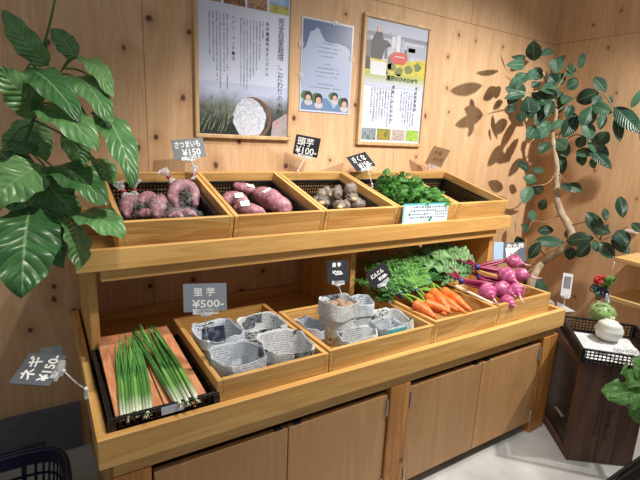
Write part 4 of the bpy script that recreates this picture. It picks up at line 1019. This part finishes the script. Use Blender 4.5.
cb = thing('cabbage', 'green cabbage half wrapped in clear film behind the white turnip', 'cabbage', tuple(cc-Vector((0, 0, .05))))
m = MB(); m.blob(cc, (.056, .056, .050), .10, 2, 4, 24, 16); m.build('heart', plain('cabbage_heart', (132, 172, 84), .4, var=.25, scale=40), cb, smooth=True)
m = MB(); r_ = random.Random(6)
for k in range(14):
    g = k*2.4; el = .15+.8*(k/14)
    d = Vector((math.cos(g)*math.cos(el), math.sin(g)*math.cos(el), math.sin(el)))
    b_ = cc+Vector((math.cos(g)*.026, math.sin(g)*.026, -.046)); e = cc+Vector((d.x*.052, d.y*.052, d.z*.062+.006))
    m.leaf(b_, e, .085, d*-1, .42, -.35, 'oval', .14, 0, 10, 4, k, .05)
m.build('outer_leaf', CAB, cb, smooth=True)
MB().blob(cc, (.060, .060, .056), .2, 2.5, 9, 24, 16).build('clear_film', BAG, cb, smooth=True)
tcn = at(609, 330.5, z=.494)
tp = thing('white_turnip', 'round white turnip in front of the green cabbage', 'turnip', tuple(tcn-Vector((0, 0, .045))))
TURN = plain('turnip_skin', (232, 232, 222), .32, var=.07, scale=18)
MB().tube([tcn+Vector((.004, 0, .049)), tcn+Vector((.003, 0, .044)), tcn+Vector((0, 0, .026)), tcn+Vector((0, 0, .003)), tcn+Vector((0, 0, -.022)), tcn+Vector((0, 0, -.040)), tcn+Vector((0, 0, -.044))], [.012, .026, .046, .054, .047, .026, .006], 24, 30, jit=.05, seed=3).build('bulb', TURN, tp, smooth=True)
m = MB()
for k in range(5): g = k*1.3; m.tube([tcn+Vector((.006, 0, .042)), tcn+Vector((.010+.008*math.cos(g), .008*math.sin(g), .058))], [.0045, .0032], 7, 3)
m.build('stalk_stub', plain('cut_stalk', (216, 222, 190), .5), tp, smooth=True)
MB().blob(tcn+Vector((.028, -.01, -.018)), (.034, .03, .022), .3, 3, 5, 20, 14).build('clear_film', BAG, tp, smooth=True)
# small card on a clip and a slip by the basket's back corner
RC = MR @ Vector((-.004, .349, .058))
o, A, Bv = card_frame([(564,272.5),(572.5,274.5),(570,297),(561,295.5)], depth(RC), .45)
pc = thing('price_card', 'small pale card with grey picture on a clip behind the black basket', 'price card', tuple(o-Bv/2))
X, Y = A.normalized(), Bv.normalized(); N = X.cross(Y)
MB().obox(o, A/2, Bv/2, N*.0008).build('card', plain('pale_card', (206, 206, 208), .4), pc)
MB().obox(o+Y*Bv.length*.1+N*.0011, A*.34, Bv*.26, N*.0003).build('grey_picture', blotch('grey_picture', [(96, 96, 102), (140, 140, 146)], 20), pc)
e = RC+Vector((0, 0, .004)); MB().tube([o-Bv/2, o.lerp(e, .7), e], [.002, .0018], 8).build('stem', WHITEP, pc, smooth=True)
MB().obox(o-Bv*.5, A*.36, Y*.008, N*.004).build('clip_jaw', CLIPC, pc)
w0, w1, w2 = [at(u, v, d=depth(e)+.02) for u, v in ((557, 301.5), (575.5, 311.5), (556, 312))]
q = MB(); q.quad(w0, w1, w1.lerp(w2, .5), w2); q.build('paper_slip', STICK, pc, solid=.001)

# ------------------------------------------------------------------ pale wall shelf at the right
ws = thing('wall_shelf', 'pale pine two-board wall shelf fixed to the right wall', 'shelf', (2.62, -.9, .45))
B(((2.5, -1.35, .664), (WX-.0005, -.678, .687))).build('upper_board', BLONDE, ws, bevel=.0015)
B(((2.5, -1.35, .450), (WX-.0005, -.686, .473))).build('lower_board', BLONDE, ws, bevel=.0015)
for y in (-.86, -1.25): B(((2.715, y-.012, .12), (WX-.0005, y+.012, .9))).build('bracket_post', DMETAL, ws)
for y in (-.86, -1.25):
    for z in (.650, .436): B(((2.54, y-.010, z), (2.7145, y+.010, z+.0135))).build('bracket_arm', DMETAL, ws)
rb = thing('rubber_band_bundle', 'bundle of red, green, teal and grey loops hanging from the pale wall shelf', 'bands', tuple(at(607, 300, x=2.495)))
p0 = at(613.5, 257.5, x=2.496); p1 = at(608, 277, x=2.49)
MB().tube([p0, p0.lerp(p1, .5)+Vector((0, .004, 0)), p1], .0012, 6).build('string', plain('tan_string', (196, 160, 112), .8), rb, smooth=True)
def ringmesh(c, r, th, rot, n=18):
    m = MB(); P = [c+rot @ Vector((r*math.cos(2*math.pi*i/n), r*math.sin(2*math.pi*i/n)*1.0, 0)) for i in range(n+1)]; m.tube(P, th, 7, 36, caps=False); return m
r_ = random.Random(9)
for nm, c, cen, cnt, rad in (('red_loop', (206, 60, 56), (601, 281), 14, .017), ('green_loop', (84, 160, 70), (608, 283), 11, .016), ('teal_loop', (60, 128, 136), (597, 291), 11, .017), ('dark_loop', (58, 64, 92), (603, 293), 9, .018), ('grey_loop', (196, 200, 212), (607.5, 298), 2, .024)):
    m = plain(nm, c, .45); mb = MB()
    for k in range(cnt):
        u = cen[0]+r_.uniform(-4, 4) if cnt > 2 else cen[0]; v = cen[1]+r_.uniform(-4, 4) if cnt > 2 else cen[1]
        rot = Matrix.Rotation(r_.uniform(0, 3), 3, 'X') @ Matrix.Rotation(r_.uniform(0, 3), 3, 'Y') if cnt > 2 else Matrix.Rotation(1.35, 3, 'X') @ Matrix.Rotation(.3*k, 3, 'Y')
        q = ringmesh(at(u, v, x=2.485+r_.uniform(-.02, .0)), rad, .0036, rot); off = len(mb.v); mb.v += q.v
        for f, u_ in zip(q.f, q.uv): mb.face([i+off for i in f], 0, None)
    mb.build(nm, m, rb, smooth=True)
m = MB(); a, b = at(614.5, 262, x=2.488), at(610.5, 271, x=2.488); m.tube([a, a.lerp(b, .5), b], [.007, .008, .006], 10, flat=.3)
tag(m.build('paper_tag', STICK, None, loc=tuple(a), smooth=True), 'narrow white tag hanging at the left edge of the pale wall shelf', 'tag')
a = at(631, 231.5, x=WX-.012)
tag(B(((WX-.02, a.y-.03, a.z-.006), (WX-.0005, a.y+.03, a.z+.006))).build('wall_clip', WHITEP, None, loc=tuple(a)), 'small white strip fixed to the right wall above the pale shelf', 'clip')

# ------------------------------------------------------------------ shop baskets on the floor
def shop_basket(label, c, w, d, h, mat, rotz=0, nu=30):
    b = thing('shopping_basket', label, 'shopping basket', (c[0], c[1], .0005), (0, 0, rotz))
    def ring(k, z, ex=5.):
        out = []
        for j in range(nu*4):
            g = 2*math.pi*j/(nu*4); cg, sg = math.cos(g), math.sin(g)
            out.append(Vector((abs(cg)**(2/ex)*(1 if cg > 0 else -1)*w/2*k, abs(sg)**(2/ex)*(1 if sg > 0 else -1)*d/2*k, z)))
        return out
    m = MB(); n = nu*4; lv = [(0, .84), (.05, .85), (.30, .90), (.42, .925), (.55, .94), (.68, .955), (.82, .975), (1, 1)]
    R_ = [ring(k, z*h) for z, k in lv]
    for r in R_: m.v += r
    for i in range(len(lv)-1):
        for j in range(n):
            if 1 <= i <= 5 and j % 3 != 0: continue          # slots between the ribs
            m.face((i*n+j, i*n+(j+1)%n, (i+1)*n+(j+1)%n, (i+1)*n+j))
    for i in (2, 3, 4, 5):
        r = R_[i]; m2 = [v for v in r]
        k0 = len(m.v); m.v += [v+Vector((0, 0, -.004)) for v in m2]+[v+Vector((0, 0, .004)) for v in m2]
        for j in range(n): m.face((k0+j, k0+(j+1)%n, k0+n+(j+1)%n, k0+n+j))
    m.face([j for j in range(n)])
    m.build('body', mat, b, False, solid=.003)
    rm = MB(); top = ring(1.015, h-.006); rm.tube(top+[top[0]], .009, 8, n, caps=False); rm.build('rim', mat, b, False, smooth=True)
    for s in (-1, 1):
        hd = MB(); hd.tube([Vector((-w*.36, s*d*.505, h+.006)), Vector((-w*.3, s*d*.52, h+.012)), Vector((w*.3, s*d*.52, h+.012)), Vector((w*.36, s*d*.505, h+.006))], .006, 8, 16)
        hd.build('handle', mat, b, False, smooth=True)
    return b
shop_basket('navy blue shopping basket on the floor left of the shelf', (-.262, -.525), .40, .44, .235, NAVY)
FB = shop_basket('black shopping basket holding leafy greens on the floor near the dark box', (1.52, -1.535), .56, .46, .245, BLACKP)
lt = thing('leaf_lettuce', 'frilly green lettuce rising from the black floor basket', 'lettuce', (1.66, -1.46, .15))
LET = leafmat('lettuce_leaf', (48, 104, 44), (104, 158, 82), (160, 196, 130), .4, 8, .4, .25)
m = MB(); Y0 = -1.31
for (bu, bv), (tu, tv), w, sd in (((652, 395), (611, 396), .085, 1), ((655, 400), (628, 412), .07, 2), ((650, 392), (620, 374), .075, 3), ((655, 392), (636, 362), .075, 4), ((658, 396), (652, 360), .08, 5), ((660, 400), (646, 408), .08, 6)):
    b_ = at(bu, bv, y=Y0-.04); e = at(tu, tv, y=Y0-.01*(sd % 3))
    m.leaf(b_, e, w, (CAM-b_).normalized()+Vector((.2*(sd % 2), 0, .5)), .12, .2, 'lobed', .5, 0, 22, 6, sd, .16)
m.build('leaves', LET, lt, smooth=True)
st = MB()
for k in range(6): st.tube([Vector((1.66+.01*k, -1.46, .05)), Vector((1.70, -1.41, .25)), at(652+k, 396, y=Y0-.04)], [.007, .006, .004], 8, 10)
st.build('stalks', plain('lettuce_stalk', (186, 206, 150), .4), lt, smooth=True)

# ------------------------------------------------------------------ plants
def pot(par, c, r, h, mat, soil=(64, 48, 38)):
    MB().lathe(c, [(r*.72, 0), (r*.74, .01), (r, h), (r*1.04, h), (r*1.04, h-.02), (r*.94, h-.02), (r*.9, h-.03)][:5]+[(r*.93, h), (r*.9, h-.03)], 32).build('pot', mat, par, smooth=True)
    MB().lathe(c, [(0.001, h-.03), (r*.9, h-.03), (r*.89, h-.06)], 32).build('soil', plain('soil_%d' % soil[0], soil, .95, var=.3, scale=60), par, smooth=True)
# broad-leaved plant at the left
P1 = Vector((-.62, -.86, .0005))
bl = thing('potted_plant', 'tall plant with large glossy leaves at the left edge of the photo', 'plant', tuple(P1))
pot(bl, P1, .15, .28, plain('grey_pot', (150, 146, 140), .6))
def LP(u, v, d): return CAM+ray(u, v)*d
st = MB(); st.tube([P1+Vector((0, 0, .2)), Vector((-.56, -.82, .7)), LP(-20, 230, 1.12), LP(10, 165, 1.12), LP(33, 120, 1.12), LP(35, 65, 1.12), LP(46, 38, 1.12), LP(56, -6, 1.12), LP(60, -40, 1.12)], [.014, .011, .008, .006, .0045, .0036, .003, .0026, .002], 9, 60)
st.build('main_stem', STEMG, bl, smooth=True)
leaves = [  # base, tip, width(px), depth base, depth tip, facing tweak (x,z)
 ((48,66),(3,10),27,1.12,1.05,(-.5,.1)), ((76,58),(51,28),22,1.14,1.10,(.3,.2)), ((82,57),(112,98),23,1.14,1.06,(.3,.3)), ((38,114),(-6,66),36,1.10,.98,(-.2,.5)),
 ((26,70),(80,120),36,1.10,1.00,(.1,.5)), ((73,76),(111,124),30,1.13,1.03,(.2,.4)), ((41,107),(98,152),40,1.10,.98,(.1,.6)), ((98,110),(134,188),32,1.12,1.00,(.3,.3)),
 ((52,166),(106,206),42,1.10,1.00,(.2,.6)), ((78,214),(123,240),40,1.08,.98,(.3,.5)), ((30,208),(22,297),62,1.05,.95,(-.1,.2)), ((44,165),(-12,208),52,1.08,.98,(-.3,.6)),
 ((70,220),(77,271),30,1.06,1.00,(.7,.1)), ((48,214),(64,268),32,1.08,1.03,(-.6,.1)), ((40,172),(76,214),40,1.12,1.08,(-.3,.1)), ((94,158),(112,186),24,1.12,1.06,(.4,.2)),
 ((8,143),(28,156),14,1.12,1.10,(.1,.5)), ((50,152),(38,144),13,1.12,1.1,(.2,.2)), ((62,108),(90,130),26,1.16,1.14,(-.6,0)), ((22,196),(40,230),34,1.12,1.1,(-.5,0)),
 ((30,130),(8,160),30,1.16,1.14,(-.5,-.1)), ((-5,150),(30,190),38,1.14,1.1,(.2,.2)), ((20,120),(48,160),34,1.19,1.17,(.2,-.1)), ((55,190),(70,236),34,1.15,1.13,(.1,-.1)), ((10,180),(46,222),40,1.15,1.13,(.2,-.1)), ((70,130),(84,168),26,1.17,1.16,(.1,0)), ((-2,225),(10,270),34,1.13,1.1,(-.3,0))]
for k, (b_, t_, w, d0, d1, tw) in enumerate(leaves):
    a, e = LP(*b_, d0), LP(*t_, d1); n = (CAM-a).normalized()+Vector((tw[0], 0, tw[1]))
    MB().leaf(a, e, w*((d0+d1)/2)/FPX, n, .14, .14, 'heart', .14, 0, 20, 5, k, .03).build('leaf', BIGLEAF, bl, smooth=True)
st = MB()
for a, b_, d in (((46,40),(48,66),1.12),((62,70),(76,58),1.14),((35,118),(62,70),1.13),((62,70),(82,57),1.14),((55,80),(73,76),1.13),((62,68),(96,80),1.13),((33,120),(38,114),1.11),((35,66),(26,70),1.11),((33,118),(41,107),1.10),((96,80),(98,110),1.12),
                 ((20,150),(52,166),1.11),((20,150),(44,165),1.1),((10,165),(78,214),1.1),((5,180),(30,208),1.08),((10,170),(70,220),1.08),((10,165),(48,214),1.09),((20,152),(40,172),1.12),((33,120),(94,158),1.12),((30,125),(8,143),1.12),((28,130),(50,152),1.12),((40,105),(62,108),1.15)):
    p, q = LP(*a, d), LP(*b_, d); st.tube([p, p.lerp(q, .5)+Vector((0, .005, .01)), q], [.0028, .0022], 6, 8)
st.build('leaf_stalk', STEMG, bl, smooth=True)

# rubber-leaved tree at the right
TP = at(534, 330, y=-.26); TP.z = .0005; TP.x = 2.50; TP.y = -.24
tr = thing('potted_tree', 'slender potted tree with oval dark green leaves in the wall corner', 'plant', tuple(TP))
pot(tr, TP, .14, .30, plain('white_pot', (214, 214, 210), .5), (60, 46, 36))
DY = -.19
def T(u, v, y=DY):
    p = at(u, v, y=y); lim = WX-.10+(y-DY)*.35
    return p if p.x < lim else at(u, v, x=lim)
MB().tube([TP+Vector((0, 0, .25)), TP+Vector((0, 0, .42)), T(541,264), T(550,257), T(561,250), T(572,238), T(569,226), T(561,212), T(557,195), T(557,172), T(554,150), T(552,132), T(556,112), T(548,90), T(543,72)],
          [.026,.025,.025,.025,.024,.024,.023,.021,.019,.018,.016,.013,.010,.007,.004], 12, 90, jit=.25, seed=4).build('trunk', BARK, tr, smooth=True)
for pts in (((556,112),(575,98),(599,92),(614,106),(628,112)), ((553,140),(570,125),(590,112)), ((554,150),(574,135),(590,140),(600,150)), ((557,170),(548,183),(532,186)), ((557,172),(566,182)), ((560,215),(545,222),(533,221),(528,231)),
            ((569,226),(585,222),(590,226),(600,240),(612,236),(625,238)), ((572,238),(582,242),(592,240)), ((548,258),(538,248),(534,240)), ((560,252),(572,247)), ((548,90),(532,92),(525,94)), ((546,82),(551,70),(541,58)), ((550,96),(562,80),(568,66)), ((541,264),(530,270),(526,275)), ((600,240),(608,212)), ((612,236),(632,224))):
    P = [T(u, v, DY+(-.02 if k else 0)) for k, (u, v) in enumerate(pts)]; MB().tube(P, [.0045, .0035, .0018], 7).build('branch', TWIG, tr, smooth=True)
FL = [((534,61),(534,40),14),((525,65),(506,65),10),((526,58),(511,57),5),((541,56),(553,50),8),((550,68),(566,55),6),((555,58),(557,73),12),((533,80),(541,68),12),((528,74),(514,83),12),((540,90),(559,88),12),((526,92),(505,88),14),
 ((525,95),(504,99),9),((527,96),(531,119),15),((532,92),(551,109),16),((515,104),(508,113),7),((521,111),(522,122),10),((539,82),(532,88),8),((550,113),(565,107),6),((555,99),(563,92),10),((568,63),(576,72),5),((565,75),(573,69),10),
 ((568,80),(578,85),9),((557,73),(564,84),9),((580,69),(583,52),7),((599,92),(576,101),15),((594,77),(606,92),10),((592,106),(583,128),15),((592,105),(612,113),11),((594,105),(600,95),9),((614,107),(641,133),15),((617,115),(620,142),9),
 ((641,128),(648,150),9),((631,108),(643,88),7),((598,117),(605,121),8),((611,105),(611,95),4),((597,143),(609,132),13),((593,143),(608,160),12),((576,115),(563,138),14),((577,150),(590,156),11),((560,142),(567,157),12),((566,88),(579,81),10),
 ((542,136),(526,134),9),((559,152),(563,174),10),((555,140),(568,149),12),((529,170),(516,163),9),((532,170),(544,171),7),((523,177),(537,181),9),((530,186),(523,204),11),((533,185),(542,193),10),((568,184),(582,192),10),((561,184),(571,190),7),
 ((540,210),(546,199),8),((533,221),(531,210),8),((530,232),(521,224),7),((537,231),(554,230),10),((535,240),(564,243),11),((540,242),(529,259),10),((594,238),(566,241),14),((590,243),(577,257),11),((572,247),(569,260),10),((587,212),(603,236),13),
 ((590,226),(611,233),11),((605,208),(606,221),6),((620,196),(623,218),10),((600,242),(614,259),12),((612,236),(629,254),12),((617,230),(628,246),13),((632,223),(643,232),8),((594,240),(597,252),7),((565,231),(574,237),9),((525,274),(537,290),14),
 ((517,236),(521,247),9),((588,148),(612,169),10),((590,136),(603,154),13),((580,153),(583,166),9),((592,158),(594,169),6),((532,278),(547,291),10),((548,120),(540,140),10),((545,104),(536,128),11),((570,112),(575,128),10),((552,100),(547,118),9),
 ((585,122),(592,140),11),((562,120),(551,130),8),((572,105),(566,118),9),((604,112),(600,130),8),((536,70),(527,80),9),((546,88),(556,98),9),((520,88),(512,78),10),((538,104),(528,112),12),((548,128),(538,136),11),((556,84),(548,74),11),((543,96),(534,104),12),((536,126),(527,140),11),((516,96),(509,106),10),((560,96),(566,106),11),((548,142),(540,154),10),((584,136),(578,148),10),((570,96),(562,104),10)]
r_ = random.Random(22)
for k, (b_, t_, w) in enumerate(FL):
    off = r_.uniform(-.10, .07); oe = r_.uniform(-.05, .04)
    a = T(*b_, DY+off*.6); e = T(*t_, DY+off*.6+oe); n = (CAM-a).normalized()+Vector((r_.uniform(-.4, .4), 0, r_.uniform(-.1, .4)))
    MB().leaf(a, e, w*1.15*depth(a)/FPX, n, .08, .16, 'oval', .03, 0, 9, 3, k).build('leaf', FICUS, tr, smooth=True)

# ------------------------------------------------------------------ light: ceiling spotlights, added fill spots and the room's soft daylight
def spot(name, loc, aim, power, size, blend=.5, col=(1, .95, .88), rad=.03):
    l = bpy.data.lights.new(name, 'SPOT'); l.energy = power; l.color = col; l.spot_size = R(size); l.spot_blend = blend; l.shadow_soft_size = rad
    o = bpy.data.objects.new(name, l); COL.objects.link(o); o.location = loc; o.rotation_euler = (Vector(aim)-Vector(loc)).to_track_quat('-Z', 'Y').to_euler(); return o
spot('ceiling_or_fill_spot', (1.0, -1.43, 2.35), (.98, -.38, .60), 105, 76, .9)
spot('ceiling_or_fill_spot', (.70, -.92, 2.40), (.70, -.48, .60), 82, 70, .9)  # added overhead spot, brightens shelf tops more than the front boards
spot('ceiling_or_fill_spot', (2.35, -1.5, 2.15), (2.05, -.35, .8), 165, 92, .8, (1, .95, .90))
spot('ceiling_or_fill_spot', (.28, -1.28, 2.50), (-.10, -.78, 1.25), 75, 32, .8, (1, .92, .80))  # narrow spot added to brighten the left plant's leaves
spot('ceiling_or_fill_spot', (1.55, -1.7, 2.5), (1.45, 0, 1.10), 48, 60, .9)  # added fill spot, lightens the back wall and the tree's shadow
w = bpy.data.worlds.new('room_light'); S.world = w; w.use_nodes = True
w.node_tree.nodes['Background'].inputs[0].default_value = (.93, .96, 1, 1); w.node_tree.nodes['Background'].inputs[1].default_value = .30
v = S.view_settings; v.view_transform = 'Standard'; v.look = 'None'; v.gamma = 1; v.exposure = 0.0; v.use_curve_mapping = False
